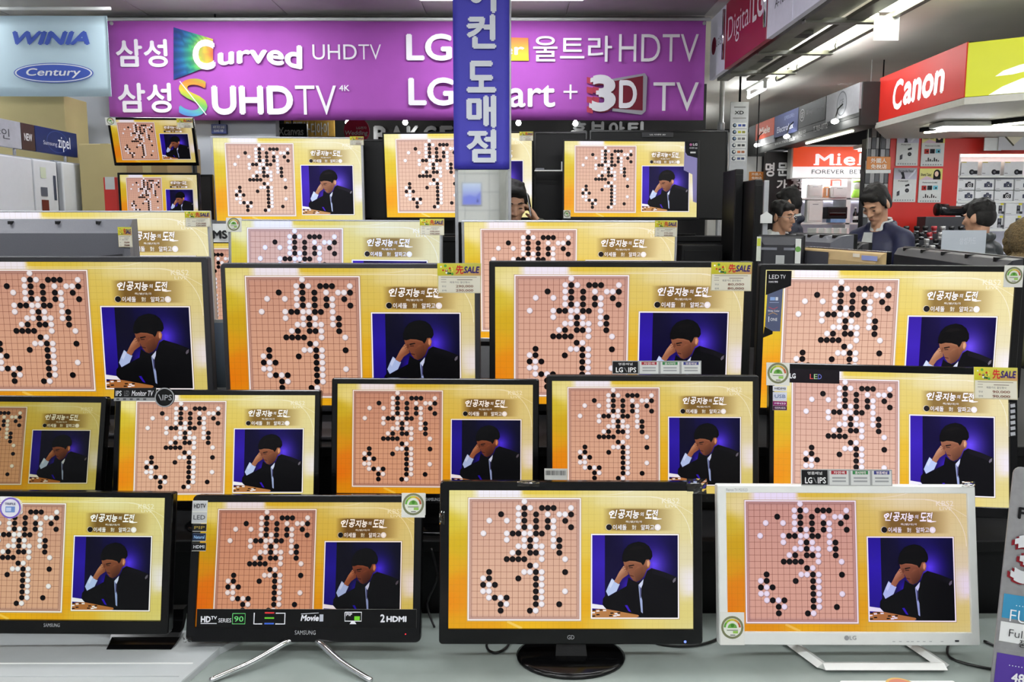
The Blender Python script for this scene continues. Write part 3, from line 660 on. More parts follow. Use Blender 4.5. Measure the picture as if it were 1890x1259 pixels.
# ------------------------------------------------------------------ cards and stickers on the displays (parts of each display)
stick(T['R3b'], 'price_card', (808, 486, 888, 541), sale_draw('290,000'), 'yellow and cream price card reading 290,000')
stick(T['R3c'], 'price_card', (1311, 484, 1388, 537), sale_draw('80,000'), 'yellow and cream price card reading 80,000')
stick(T['R2e'], 'price_card', (1797, 679, 1877, 736), sale_draw('90,000'), 'yellow and cream price card reading 90,000')
stick(T['R4a'], 'price_card', (343, 390, 388, 419), sale_draw('720,000'), 'small yellow and white price card')
stick(T['R4b'], 'price_card', (775, 404, 820, 434), sale_draw('590,000'), 'small yellow and white price card')
stick(T['R4c'], 'price_card', (1208, 407, 1250, 437), sale_draw('590,000'), 'small yellow and white price card')
stick(T['R5a'], 'price_card', (646, 252, 671, 268), sale_draw('720,000'), 'small yellow and white price card')
stick(T['R5b'], 'price_card', (959, 243, 984, 260), sale_draw('720,000'), 'small yellow and white price card')
stick(T['R5d'], 'price_card', (328, 219, 355, 236), sale_draw('190,000'), 'small yellow and white price card')
for k, bx in (('F2', (741, 910, 785, 955)), ('F4', (1329, 1130, 1373, 1190)), ('R3d', (1851, 490, 1889, 530)), ('R2e', (1414, 670, 1457, 711)), ('R4b', (418, 402, 446, 428)),
              ('R5c', (1040, 388, 1053, 403)), ('R2c', (741, 911, 786, 950)), ('R5d', (196, 217, 213, 231))):
    stick(T[k], 'energy_label', bx, energy_draw, 'square energy label with a round green gauge')
def bar_draw(b, x0, x1, z0, z1, y):
    b.quad(x0, x1, z0, z1, y, 0, (214, 214, 208)); n = 26; rnd = random.Random(5)
    for k in range(n):
        u = lerp(x0, x1, .06 + .88 * k / n); b.quad(u, u + (x1 - x0) * (.008 + .016 * rnd.random()), lerp(z0, z1, .76), lerp(z0, z1, .93), y - .0003, 0, (60, 60, 62))
    cx = (x0 + x1) / 2; R = (x1 - x0) * .34; b.ring(cx, z0 + R * .9, R * .7, R, y - .0003, 0, (170, 180, 70), 16, 0, math.pi); b.ring(cx, z0 + R * .9, 0, R * .5, y - .0003, 0, (206, 210, 120), 10, 0, math.pi)
stick(T['R2d'], 'energy_label', (1005, 865, 1047, 915), bar_draw, 'grey barcode card with a yellow gauge')
# IPS feature strip standing on a top edge
def ips_draw(b, x0, x1, z0, z1, y):
    X = lambda u: lerp(x0, x1, u); Z = lambda v: lerp(z1, z0, v); d = -.0003
    b.quad(x0, x1, z0, z1, y, 0, (150, 152, 152)); b.quad(X(.005), X(.29), Z(.93), Z(.05), y + d, 0, (22, 22, 24))
    b.text('명품패널', X(.07), X(.23), Z(.33), Z(.14), y + 2 * d, 0, .01, 0, (210, 210, 210)); b.text('LG', X(.04), X(.12), Z(.86), Z(.48), y + 2 * d, 0, .03, 0, (240, 240, 240)); b.text('IPS', X(.18), X(.27), Z(.86), Z(.48), y + 2 * d, 0, .02, 0, (240, 240, 240))
    b.stroke([(X(.135), Z(.5)), (X(.165), Z(.84))], (z1 - z0) * .07, y + 2 * d, 0, (120, 120, 122))
    for k, (c, s) in enumerate((((160, 50, 60), '자연색'), ((60, 130, 80), '광시야각'), ((60, 66, 130), '명품패널'))):
        u = .31 + .235 * k; b.quad(X(u), X(u + .21), Z(.95), Z(.08), y + d, 0, (206, 208, 206)); b.quad(X(u + .02), X(u + .19), Z(.3), Z(.08), y + 2 * d, 0, c)
        b.text(s, X(u + .045), X(u + .165), Z(.28), Z(.11), y + 3 * d, 0, .01, 0, (236, 226, 226))
        for q_ in range(2): b.quad(X(u + .03), X(u + .18), Z(.57 + .2 * q_), Z(.47 + .2 * q_), y + 2 * d, 0, (150, 152, 154))
stick(T['R2d'], 'feature_strip', (1130, 666, 1294, 690.5), ips_draw, 'silver feature strip with black, red, green and blue fields', .002)
stick(T['F4'], 'feature_strip', (1478, 866.5, 1645, 896), ips_draw, 'silver feature strip with black, red, green and blue fields', .002)
# monitor with badge
def ips_top(b, x0, x1, z0, z1, y):
    X = lambda u: lerp(x0, x1, u); Z = lambda v: lerp(z1, z0, v); d = -.0003
    b.quad(x0, x1, z0, z1, y, 0, (16, 16, 18)); b.text('IPS', X(.04), X(.18), Z(.62), Z(.22), y + d, 0, .02, 0, (225, 225, 230)); b.text('LED', X(.24), X(.36), Z(.62), Z(.22), y + d, 0, .0, 0, (120, 120, 124))
    b.text('Monitor TV', X(.42), X(.94), Z(.62), Z(.2), y + d, 0, .02, .2, (225, 225, 230)); b.quad(X(.0), X(1), Z(1.0), Z(.74), y + d, 0, (150, 152, 154))
    for k in range(5): b.quad(X(.06 + .16 * k), X(.13 + .16 * k), Z(.94), Z(.8), y + 2 * d, 0, (84, 86, 90))
stick(T['R2b'], 'corner_strip', (211, 716, 289, 740), ips_top, 'black strip reading Monitor TV')
t = T['R2b']; c = loc(t, 305, 733.5); e = loc(t, 323.5, 733.5); R = e[0] - c[0]
b = MB(); b.loft([[(c[0] + r * math.cos(a), y, c[1] + r * math.sin(a)) for a in [k * math.pi / 14 for k in range(28)]] for r, y in ((R, -.007), (R, -.0095), (R * .96, -.0105))]); 
bo = b.build('round_badge', 'gloss', t.root, t.ml)
b = MB(); b.ring(c[0], c[1], R * .86, R * .98, -.0109, 0, None, 28); b.text('IPS', c[0] - R * .2, c[0] + R * .75, c[1] - R * .3, c[1] + R * .28, -.0109, 0, .02); b.stroke([(c[0] - R * .6, c[1] + R * .3), (c[0] - R * .3, c[1] - R * .3)], R * .1, -.0109)
b.build('badge_lettering', 'greytext', bo)
# front left: round sticker
t = T['F1']; c = loc(t, 20, 937.5); e = loc(t, 39.5, 937.5); R = e[0] - c[0]
b = MB(); y = -.0095
b.loft([[(c[0] + R * math.cos(a), yy, c[1] + R * math.sin(a)) for a in [k * math.pi / 14 for k in range(28)]] for yy in (-.0022, y)]); b.disc(c[0], c[1], R, y - .0002, 0, (120, 96, 190), 28); b.disc(c[0], c[1], R * .84, y - .0005, 0, (226, 226, 236), 28)
b.quad(c[0] - R * .45, c[0] + R * .45, c[1] - R * .4, c[1] + R * .15, y - .0008, 0, (110, 140, 200)); b.quad(c[0] - R * .38, c[0] + R * .1, c[1] - R * .3, c[1] + R * .05, y - .001, 0, (190, 206, 236)); b.text('TRIPLE', c[0] - R * .5, c[0] + R * .5, c[1] + R * .3, c[1] + R * .5, y - .0008, 0, .01, 0, (90, 90, 130))
b.build('round_sticker', 'print', t.root, t.ml)
# front, chrome legs: logo strip and side stickers
def logo_strip(b, x0, x1, z0, z1, y):
    X = lambda u: lerp(x0, x1, u); Z = lambda v: lerp(z1, z0, v); d = -.0003; W = (238, 238, 244)
    b.quad(x0, x1, z0, z1, y, 0, (10, 10, 12))
    b.text('HD', X(.02), X(.065), Z(.72), Z(.38), y + d, 0, .05, 0, W); b.text('TV', X(.066), X(.093), Z(.56), Z(.38), y + d, 0, .03, 0, W); b.quad(X(.02), X(.093), Z(.8), Z(.76), y + d, 0, W)
    b.text('SERIES', X(.1), X(.158), Z(.72), Z(.5), y + d, 0, .0, 0, W); b.text('90', X(.172), X(.214), Z(.68), Z(.38), y + d, 0, .01, 0, (120, 226, 130))
    def rect(u0, u1, v0, v1, wd, c):
        p = [(X(u0), Z(v0)), (X(u1), Z(v0)), (X(u1), Z(v1)), (X(u0), Z(v1)), (X(u0), Z(v0))]; b.stroke(p, wd, y + d, 0, c)
    H = z1 - z0
    rect(.164, .221, .24, .8, H * .035, (120, 226, 130))
    b.stroke([(X(.262), Z(.2)), (X(.262), Z(.8)), (X(.3), Z(.8))], H * .06, y + d, 0, W)
    for v, c in ((.2, (226, 60, 60)), (.48, (120, 216, 60)), (.78, (70, 110, 220))): b.quad(X(.31), X(.353), Z(v + .04), Z(v - .04), y + d, 0, c)
    b.stroke([(X(.36), Z(.22)), (X(.402), Z(.22)), (X(.402), Z(.8)), (X(.36), Z(.8))], H * .06, y + d, 0, W)
    b.text('Movie', X(.474), X(.557), Z(.64), Z(.3), y + d, 0, .05, .2, W); b.quad(X(.56), X(.577), Z(.66), Z(.28), y + d, 0, (190, 194, 206)); b.stroke([(X(.475), Z(.26)), (X(.555), Z(.2))], H * .03, y + d, 0, W)
    rect(.675, .75, .16, .64, H * .05, W); b.text('PIP', X(.681), X(.708), Z(.36), Z(.2), y + d, 0, .03, 0, W); b.quad(X(.718), X(.743), Z(.6), Z(.38), y + d, 0, (120, 216, 50)); b.poly([(X(.705), Z(.66)), (X(.72), Z(.66)), (X(.728), Z(.8)), (X(.697), Z(.8))], y + d, 0, W)
    b.text('2', X(.836), X(.857), Z(.7), Z(.26), y + d, 0, .04, 0, W); b.text('HDMI', X(.864), X(.955), Z(.68), Z(.36), y + d, 0, .06, 0, W)
stick(T['F2'], 'logo_strip', (362.5, 1124.5, 769, 1158), logo_strip, 'black strip of white and green logos', .0006)
t = T['F2']
def side(txts):
    def f(b, x0, x1, z0, z1, y):
        n = len(txts); d = -.0003
        for i, (s, bg, fg) in enumerate(txts):
            a = lerp(z1, z0, i / n); c = lerp(z1, z0, (i + .94) / n); b.quad(x0, x1, c, a, y, 0, bg)
            b.text(s, lerp(x0, x1, .12), lerp(x0, x1, .9), lerp(c, a, .3), lerp(c, a, .72), y + d, 0, .02, 0, fg)
    return f
stick(t, 'feature_sticker', (354, 924, 384, 966), side([('HDTV', (196, 198, 200), (20, 20, 22)), ('LED', (186, 188, 190), (90, 92, 96))]), 'silver sticker reading HDTV')
stick(t, 'feature_sticker', (356, 967, 382, 981), side([('PIP', (26, 26, 28), (150, 130, 60))]), 'black sticker')
stick(t, 'feature_sticker', (355.5, 984, 381, 999), side([('Natural', (30, 44, 70), (150, 190, 230))]), 'dark blue sticker')
stick(t, 'feature_sticker', (354.5, 1002, 381, 1017), side([('HDMI', (20, 20, 22), (210, 214, 220))]), 'black sticker reading HDMI')
# monitor with energy label: corner overlay and side stickers
def led_corner(b, x0, x1, z0, z1, y):
    X = lambda u: lerp(x0, x1, u); Z = lambda v: lerp(z1, z0, v); d = -.0003
    b.poly([(X(0), Z(0)), (X(1), Z(0)), (X(1), Z(.45)), (X(.97), Z(.75)), (X(.9), Z(1)), (X(0), Z(1))], y, 0, (20, 12, 22))
    b.text('LG', X(.02), X(.14), Z(.7), Z(.32), y + d, 0, .05, 0, (238, 238, 244))
    for s, u0, c in (('L', .42, (226, 90, 90)), ('E', .5, (180, 220, 160)), ('D', .58, (120, 130, 230))): b.text(s, X(u0), X(u0 + .07), Z(.7), Z(.34), y + d, 0, .0, 0, c)
stick(T['R2e'], 'corner_overlay', (1455, 683, 1549, 706), led_corner, 'black corner overlay with coloured letters LED', .0004, (20, 12, 22))
for bx, s in (((1426, 713, 1452, 722), ('HDMI', (226, 228, 236), (60, 60, 70))), ((1426, 724, 1452, 740), ('USB', (216, 220, 236), (110, 130, 170)))):
    stick(T['R2e'], 'feature_sticker', bx, side([s]), 'white sticker')
stick(T['R2e'], 'feature_sticker', (1426, 741, 1452, 757), side([('MN33', (140, 34, 110), (246, 236, 246)), ('SERIES', (70, 24, 60), (226, 216, 226))]), 'purple sticker with white lettering')
def phone_stk(b, x0, x1, z0, z1, y):
    b.quad(x0, x1, z0, z1, y, 0, (26, 26, 28))
    for k in range(6): b.poly([(lerp(x0, x1, .15), lerp(z1, z0, (k + .25) / 6)), (lerp(x0, x1, .85), lerp(z1, z0, (k + .1) / 6)), (lerp(x0, x1, .9), lerp(z1, z0, (k + .7) / 6)), (lerp(x0, x1, .2), lerp(z1, z0, (k + .85) / 6))], y - .0003, 0, (176, 178, 184))
stick(T['R2e'], 'side_sticker', (1862, 744, 1874, 806), phone_stk, 'narrow dark side sticker with pale squares')
# television with blue logo strip
def led_tv(b, x0, x1, z0, z1, y):
    X = lambda u: lerp(x0, x1, u); Z = lambda v: lerp(z1, z0, v); d = -.0003; W = (240, 240, 244)
    b.poly([(X(0), Z(0)), (X(1), Z(0)), (X(1), Z(.22)), (X(.06), Z(.355)), (X(0), Z(.36))], y, 0, (16, 16, 18))
    b.poly([(X(.06), Z(.355)), (X(.68), Z(.262)), (X(.64), Z(.9)), (X(.32), Z(.9)), (X(.02), Z(.83))], y + d * .5, 0, (92, 100, 130))
    b.poly([(X(.0), Z(.83)), (X(.34), Z(.9)), (X(.34), Z(.94)), (X(-.05), Z(1))], y + d, 0, (16, 16, 18))
    b.text('LED', X(.1), X(.5), Z(.12), Z(.06), y + d, 0, .0, 0, W); b.text('TV', X(.55), X(.76), Z(.12), Z(.06), y + d, 0, .0, 0, W); b.text('H4190', X(.1), X(.46), Z(.18), Z(.15), y + d, 0, .03, 0, W)
    b.quad(X(.18), X(.38), Z(.44), Z(.39), y + d, 0, (150, 180, 230)); b.quad(X(.4), X(.5), Z(.44), Z(.39), y + d, 0, (226, 230, 240)); b.quad(X(.16), X(.54), Z(.475), Z(.465), y + d, 0, (160, 170, 200))
    b.text('Wide Color', X(.1), X(.58), Z(.61), Z(.58), y + d, 0, .02, 0, (230, 226, 236)); b.stroke([(X(.14), Z(.54)), (X(.32), Z(.57)), (X(.5), Z(.54))], (z1 - z0) * .012, y + d, 0, (190, 90, 110)); b.stroke([(X(.14), Z(.65)), (X(.32), Z(.62)), (X(.5), Z(.65))], (z1 - z0) * .012, y + d, 0, (190, 150, 110))
    b.text('ONE', X(.22), X(.5), Z(.745), Z(.7), y + d, 0, .02, 0, W); b.stroke([(X(.16), Z(.68)), (X(.16), Z(.76))], (z1 - z0) * .012, y + d, 0, W)
a = loc(T['R3d'], 1412, 624); c = loc(T['R3d'], 1462, 500)
b = MB(); led_tv(b, a[0] - .002, c[0], a[1], c[1], -.0030); o = b.build('corner_overlay', 'print', T['R3d'].root, T['R3d'].ml); o['label'] = 'black and slate blue overlay with logos on the screen corner'
# rear screen overlay
t = T['R5c']
b = MB(); p = lambda x, y_: loc(t, x, y_, -.003)
b.poly([p(1264, 261), p(1289, 261), p(1288, 292), p(1269, 287), p(1265, 281)], -.0030, 0, (18, 18, 24)); b.poly([p(1264, 261), p(1266, 283), p(1288, 292), p(1287, 375), p(1279, 372), p(1278, 322), p(1262, 314)], -.0027, 0, (150, 142, 196))
b.text('LG', *(p(1279, 269)[0], p(1287, 269)[0], p(1279, 269)[1], p(1279, 264.5)[1]), -.0035, 0, .03, 0, (240, 240, 240)); b.disc(*p(1275, 267), .008, -.0035, 0, (190, 110, 160), 12); b.text('시네마 3D', p(1272, 275)[0], p(1287, 275)[0], p(1272, 275)[1], p(1272, 271.5)[1], -.0035, 0, .01, 0, (226, 226, 226)); b.quad(p(1274, 282)[0], p(1284, 282)[0], p(1274, 283)[1], p(1274, 280)[1], -.0035, 0, (226, 226, 226))
b.build('side_overlay', 'print', t.root, t.ml)
# white monitor: small logos
t = T['F4']; c = loc(t, 1562.5, 1177.5)
b = MB(); b.disc(c[0], c[1], .0055, -.0068); b.build('round_logo', 'greytext', t.bezel)
b = MB(); a = loc(t, 1340, 1184); e = loc(t, 1373, 1178); b.text('IPS LED', a[0], e[0], a[1], e[1], -.0068, 0, .01)
a = loc(t, 1340, 906.5); e = loc(t, 1380, 901.5); b.text('Flatron TV M2352D', a[0], e[0], a[1], e[1], -.0068)
for x in (1647, 1659, 1673, 1681, 1692, 1703, 1715, 1736): a = loc(t, x, 1184.5); b.quad(a[0], a[0] + .006, a[1], a[1] + .0012, -.0068)
b.build('small_lettering', 'greytext', t.bezel)
b = MB(); a = loc(t, 1766, 1183); b.box((a[0], -.0068, a[1]), (.009, .002, .004), .001); b.build('power_button', 'darkgrey', t.bezel)
t = T['F2']; M['redled'] = mat('red_standby_led', (255, 40, 50), .4, emit=2.0)
b = MB(); a = loc(t, 748.5, 1170.5); b.disc(a[0], a[1], .0013, -.0068, 0, None, 10); b.build('standby_light', 'redled', t.bezel)
t = T['F3']; M['blueled'] = mat('blue_standby_led', (110, 130, 255), .4, emit=1.2)
b = MB(); a = loc(t, 1264.5, 1184.5); b.disc(a[0], a[1], .003, -.0068, 0, None, 10); b.build('standby_light', 'blueled', t.bezel)
# clear protective film still on two monitors: crinkled shiny corners
M['film'] = mat('clear_film', (245, 248, 250), .06, spec=.8, trans=1.0)
def film(t, px, py, w_, h_, seed):
    c = loc(t, px, py); rnd = random.Random(seed); n = 7; vs = []; fs = []
    for j in range(n):
        for i in range(n): vs.append((c[0] + (i / (n - 1) - .5) * w_, -t.fd - .0015 - .006 * rnd.random(), c[1] + (j / (n - 1) - .5) * h_))
    for j in range(n - 1):
        for i in range(n - 1): fs.append((j * n + i, j * n + i + 1, (j + 1) * n + i + 1, (j + 1) * n + i))
    b = MB(); b.add(vs, fs); b.build('protective_film', 'film', t.bezel)
film(T['F3'], 1285, 897, .045, .035, 2); film(T['F3'], 816, 955, .012, .03, 4); film(T['F4'], 1785, 893, .03, .012, 3); film(T['F3'], 975, 893, .05, .012, 6); film(T['F2'], 347, 1180, .02, .012, 8)
# ------------------------------------------------------------------ banners
def cloth(name, label, cat, px, Y, m, wave=0.008, back=0.003, group=None, nx=40, nz=8):
    """hanging cloth, px = (left, top, right, bottom) read off the photograph at distance Y"""
    a = at(px[0], px[3], Y); c = at(px[2], px[1], Y); o = Vector(((a.x + c.x) / 2, Y, a.z))
    t = thing(name, label, cat, o, 0, group); hw = (c.x - a.x) / 2; h = c.z - a.z
    fy = lambda x, z: wave * (math.sin(x * 5.1 + z * 2) * .6 + math.sin(x * 11.3 - z * 4.3) * .4)
    b = MB(); vs = []; fs = []
    for s in (0, 1):
        for j in range(nz + 1):
            for i in range(nx + 1):
                x = -hw + 2 * hw * i / nx; z = h * j / nz; vs.append((x, fy(x, z) + s * back, z))
    n1 = (nx + 1) * (nz + 1)
    for j in range(nz):
        for i in range(nx):
            q = j * (nx + 1) + i; fs.append((q, q + 1, q + nx + 2, q + nx + 1)); fs.append(tuple(n1 + k for k in (q, q + nx + 1, q + nx + 2, q + 1)))
    for i in range(nx):
        for r in (0, nz): q = r * (nx + 1) + i; fs.append((q, n1 + q, n1 + q + 1, q + 1))
    for j in range(nz):
        for r in (0, nx): q = j * (nx + 1) + r; fs.append((q, q + nx + 1, n1 + q + nx + 1, n1 + q))
    b.add(vs, fs, 0, True); t_ = b.build('cloth', m, t)
    def P(x, y): v = at(x, y, Y - .012) - o; return (v.x, v.z)
    return t, P, fy
def ptext(b, P, body, px0, py0, px1, py1, y, bold=0.0, shear=0.0, col=None, mi=0):
    a = P(px0, py1); c = P(px1, py0); b.text(body, a[0], c[0], a[1], c[1], y, mi, bold, shear, col)
M['purple'] = mat('purple_banner_cloth', (160, 74, 170), .75, var=.05, scale=5)
M['paleblue'] = mat('pale_blue_banner_cloth', (196, 220, 230), .75, var=.05, scale=2)
M['bluecloth'] = mat('blue_banner_cloth', (70, 66, 190), .6, var=.03, scale=5)
RES = 5
pb, P, fy = cloth('hanging_banner', 'wide purple banner with white lettering across the back of the shop', 'banner', (203, 39, 1303, 222), 5.0, 'purple')
y = -.012; W = (236, 232, 238)
for s, x0, y0, x1, y1, bd, sh in (('삼성', 215, 72, 308, 124, .03, 0), ('삼성', 219, 153, 315, 208, .03, 0), ('UHD', 577, 82, 658, 110, .0, 0), ('TV', 662, 82, 703, 110, -.01, 0),
        ('UHD', 392, 158, 540, 212, .04, 0), ('TV', 546, 158, 620, 212, -.005, 0), ('4K', 626, 157, 645, 168, .02, 0), ('LG', 750, 62, 834, 112, .03, 0), ('LG', 754, 143, 838, 195, .03, 0),
        ('울트라', 984, 66, 1130, 114, .01, 0), ('HDTV', 1142, 63, 1290, 114, -.005, 0), ('Smart', 850, 146, 1025, 198, .02, 0), ('+', 1040, 156, 1066, 183, -.01, 0), ('TV', 1205, 152, 1290, 205, -.005, 0)):
    b = MB(); ptext(b, P, s, x0, y0, x1, y1, y, bd, sh, W); b.build('lettering', 'print', pb)
b = MB()
# curved rainbow fan
fan = [(320, 50), (392, 72), (394, 118), (325, 147)]
nn = 14; vs = []; cs = []; fs = []
for i in range(nn + 1):
    for j in range(nn + 1):
        u, v = i / nn, j / nn; tx_ = lerp(320, 393, u); ty_ = lerp(lerp(50, 72, u), lerp(147, 119, u), v)
        a = math.atan2(ty_ - 98, 398 - tx_ + 1); d = math.hypot(ty_ - 98, 398 - tx_) / 80
        hue = [(200, 60, 60), (220, 160, 60), (200, 210, 70), (60, 170, 110), (40, 110, 160), (40, 60, 130)]
        k = min(4.99, d * 5); c = mix(hue[int(k)], hue[int(k) + 1], k % 1); c = mix(c, (30, 60, 90), min(.7, d * .6)) if int(math.degrees(a) + 400) % 9 < 5 else c
        p = P(tx_, ty_); vs.append((p[0], y + .002, p[1])); cs.append(c)
for i in range(nn):
    for j in range(nn): q = i * (nn + 1) + j; fs.append((q, q + 1, q + nn + 2, q + nn + 1))
b.add(vs, fs, 0, False, cs); b.build('rainbow_fan', 'print', pb); b = MB()
ptext(b, P, 'C', 357, 73, 396, 129, y - .002, .05, 0, W)
vs, fs = glyphs('urved', .04, 0); ax = min(v[0] for v in vs); bx = max(v[0] for v in vs)
pts = []
for v in vs:                                                    # lettering that grows towards its right end along a bow
    u = (v[0] - ax) / (bx - ax); base = 120 - 10 * math.sin(math.pi * u) * .6 + 7 * u * u; k = 46 + 14 * u * u
    p = P(402 + 156 * u, base - v[1] * k); pts.append((p[0], y - .002 - .0002 * v[2], p[1]))
b.add(pts, fs, 0, False, W); b.build('lettering', 'print', pb); b = MB()
# rainbow S
vs, fs = glyphs('S', .02, 0); ax = min(v[0] for v in vs); bx = max(v[0] for v in vs); az = min(v[1] for v in vs); bz = max(v[1] for v in vs)
pts = []; cs = []; hue = [(90, 110, 200), (90, 170, 200), (120, 190, 90), (214, 190, 60), (206, 120, 60), (150, 190, 60)]
for v in vs:
    u = (v[0] - ax) / (bx - ax); q = (v[1] - az) / (bz - az); p = P(330 + 53 * u, 215 - 70 * q); pts.append((p[0], y - .0002 * v[2], p[1])); k = min(4.99, max(0, q * .8 + u * .2) * 5); cs.append(mix(hue[int(k)], hue[int(k) + 1], k % 1))
b.add(pts, fs, 0, False, cs); b.stroke([P(332, 150), P(381, 212)], .006, y - .003, 0, W); b.build('rainbow_letter', 'print', pb); b = MB()
# orange box with lettering, and the 3D emblem
b.add([(*P(846, 112)[:1], y, P(846, 112)[1]), (P(976, 112)[0], y, P(976, 112)[1]), (P(975, 70)[0], y, P(975, 70)[1]), (P(846, 66)[0], y, P(846, 66)[1])], [(0, 1, 2, 3)], 0, False, [(196, 196, 60), (206, 206, 50), (206, 120, 70), (200, 100, 60)])
ptext(b, P, 'Super', 850, 80, 968, 108, y - .002, .03, 0, W); b.build('orange_badge', 'print', pb); b = MB()
fr = [(1128, 146), (1190, 135), (1195, 142), (1192, 205), (1184, 212), (1130, 205)]
b.poly([P(*q) for q in fr], y, 0, (150, 146, 156)); b.poly([P(*q) for q in [(1132, 150), (1187, 140), (1186, 204), (1132, 200)]], y - .001, 0, (110, 30, 46))
for k in range(7): q = (1083 + 11 * (k % 2), 142 + 18 * (k // 2)); b.poly([P(*q), P(q[0] + 12, q[1] + 2), P(q[0] + 11, q[1] + 14), P(q[0], q[1] + 11)], y, 0, (170, 60, 80))
ptext(b, P, '3', 1090, 140, 1140, 208, y - .002, .07, 0, (90, 20, 36)); ptext(b, P, '3', 1087, 138, 1137, 206, y - .003, .06, 0, (206, 204, 210)); ptext(b, P, 'D', 1142, 148, 1176, 200, y - .003, .03, 0, (222, 220, 226))
b.build('emblem', 'print', pb)
for x in (206, 1300): 
    c = P(x, 43); b = MB(); b.lathe([(.012, 0), (.012, .004), (.004, .006)], 12); b.build('eyelet', 'silver', pb, RT((c[0], -.012, c[1]), 0, math.pi / 2))
b = MB(); b.tube([(-1.95, .03, .635), (1.95, .03, .635)], .012, 8); b.build('top_rail', 'whitepl', pb)
wb_, P, fy = cloth('hanging_banner', 'pale blue banner with blue lettering at the top left corner', 'banner', (-70, 29, 197, 178), 4.6, 'paleblue', .005)
b = MB(); B_ = (76, 100, 190); y = -.010
ptext(b, P, 'WINIA', 24, 57, 164, 83, y, .06, .28, B_)
c = P(98.5, 134.5); rx = P(172, 134)[0] - c[0]; rz = rx * .245
b.disc(c[0], c[1], rx, y, 0, B_, 40, rz); b.disc(c[0], c[1], rx * .975, y - .0005, 0, (236, 240, 246), 40, rz * .92); b.disc(c[0], c[1], rx * .93, y - .001, 0, B_, 40, rz * .82)
ptext(b, P, 'Century', 49, 126, 149, 144, y - .002, .02, .2, (240, 242, 246)); b.build('lettering', 'print', wb_)
b = MB(); b.tube([(-.46, .015, .505), (.46, .015, .505)], .01, 8); b.build('top_rail', 'whitepl', wb_)
# mirrored column with the vertical blue banner
M['mirror'] = mat('mirror', (222, 226, 228), .03, 1.0, var=0.0)
mc = thing('mirror_column', 'mirror clad square column behind the vertical blue banner', 'column', (-.15, 4.12, 0))
b = MB(); b.box2(-.14, .14, -.13, .03, 0, CEIL - .01); b.build('column_core', 'metalgrey', mc)
b = MB(); b.box2(-.137, .137, -.136, -.131, 0.02, CEIL - .012); b.build('mirror_panel', 'mirror', mc)
b = MB(); b.box2(.141, .146, -.127, .027, 0.02, CEIL - .012); b.build('mirror_panel', 'mirror', mc)
for s in (-1, 1): b = MB(); b.box2(s * .138 - .008, s * .138 + .008, -.145, -.125, 0, CEIL - .012, .002); b.build('edge_trim', 'silver', mc)
vb, P, fy = cloth('hanging_banner', 'vertical royal blue banner with large white characters on the mirrored column', 'banner', (838, -75, 940, 312), 3.955, 'bluecloth', .003, nx=8, nz=24)
b = MB(); y = -.012
for s, y0, y1 in (('에', -150, -72), ('어', -62, 24), ('컨', 26, 90), ('도', 112, 171), ('매', 175, 236), ('점', 238, 300)):
    if y0 > -70: ptext(b, P, s, 861, y0, 916, y1, y, .045, 0, (232, 236, 242))
b.build('lettering', 'print', vb)
RES = 3
# poster on the wall behind, seen in the mirror
t = thing('framed_poster', 'framed blue mountain poster reflected in the mirrored column', 'poster', (-.575, -2.98, 1.80))
b = MB(); b.box2(-.145, .145, -.01, .012, 0, .33, .004); b.build('frame', 'silver', t)
b = MB(); b.quad(-.13, .13, .015, .315, 0, 0, [(96, 100, 220), (96, 100, 220), (206, 220, 240), (206, 220, 240)]); b.poly([(-.13, .02), (.13, .02), (.13, .12), (.03, .15), (-.06, .12), (-.13, .21)], -.001, 0, (130, 140, 226)); b.poly([(-.10, .05), (-.085, .11), (-.07, .05)], -.002, 0, (50, 50, 110))
b.build('print', 'print', t, RT((0, .0135, 0), math.pi))
t = thing('wall_post', 'grey upright post reflected in the mirrored column', 'post', (-.13, -2.86, 0)); b = MB(); b.box2(-.05, .05, -.05, .05, 0, CEIL - .01, .004); b.build('post_body', 'metalgrey', t); b = MB(); b.box2(-.07, .07, -.07, .07, 0, .04, .004); b.build('foot_plate', 'metalgrey', t)

# ------------------------------------------------------------------ left corner: refrigerators, cartons, sign board
M['fridge'] = mat('white_enamel', (222, 226, 230), .3, var=.015); M['fridge2'] = mat('grey_enamel', (150, 156, 164), .3, var=.02)
def fridge(y0, y1, zt, label, doors, seams):
    t = thing('refrigerator', label, 'refrigerator', (-3.02, (y0 + y1) / 2, 0)); hy = (y1 - y0) / 2
    b = MB(); b.box2(-.38, .36, -hy, hy, .02, zt, .006); b.build('body', 'fridge2', t)
    for (a, c, nm) in doors:
        b = MB(); b.box2(.362, .40, a - (y0 + y1) / 2, c - (y0 + y1) / 2, .06, zt - .01, .008); d = b.build('door', 'fridge', t)
        h = MB(); yy = (c if seams else a) - (y0 + y1) / 2
        h.box2(.405, .43, yy - .05, yy - .02, .9, 1.6, .006); h.build('handle', 'fridge2', d)
    return t
t = fridge(3.4, 4.44, 1.91, 'tall white two-door refrigerator under the brown and blue sign board', ((3.41, 4.205, 0), (4.215, 4.43, 1)), True)
b = MB()
for y0, y1, z0, z1, c in ((4.27, 4.32, 1.80, 1.86, (206, 216, 190)), (4.265, 4.325, 1.70, 1.75, (96, 100, 110)), (4.265, 4.33, 1.60, 1.68, (110, 50, 40)), (4.265, 4.33, 1.565, 1.6, (226, 226, 226)), (4.385, 4.41, 1.68, 1.82, (70, 76, 92))):
    b.quad(y0 - 3.92, y1 - 3.92, z0, z1, 0, 0, c)
b.build('door_stickers', 'print', t, Matrix.Translation((.402, 0, 0)) @ Matrix.Rotation(math.pi / 2, 4, 'Z'))
fridge(4.48, 4.9, 1.915, 'narrow white refrigerator between the first one and the brown cartons', ((4.485, 4.895, 0),), True)
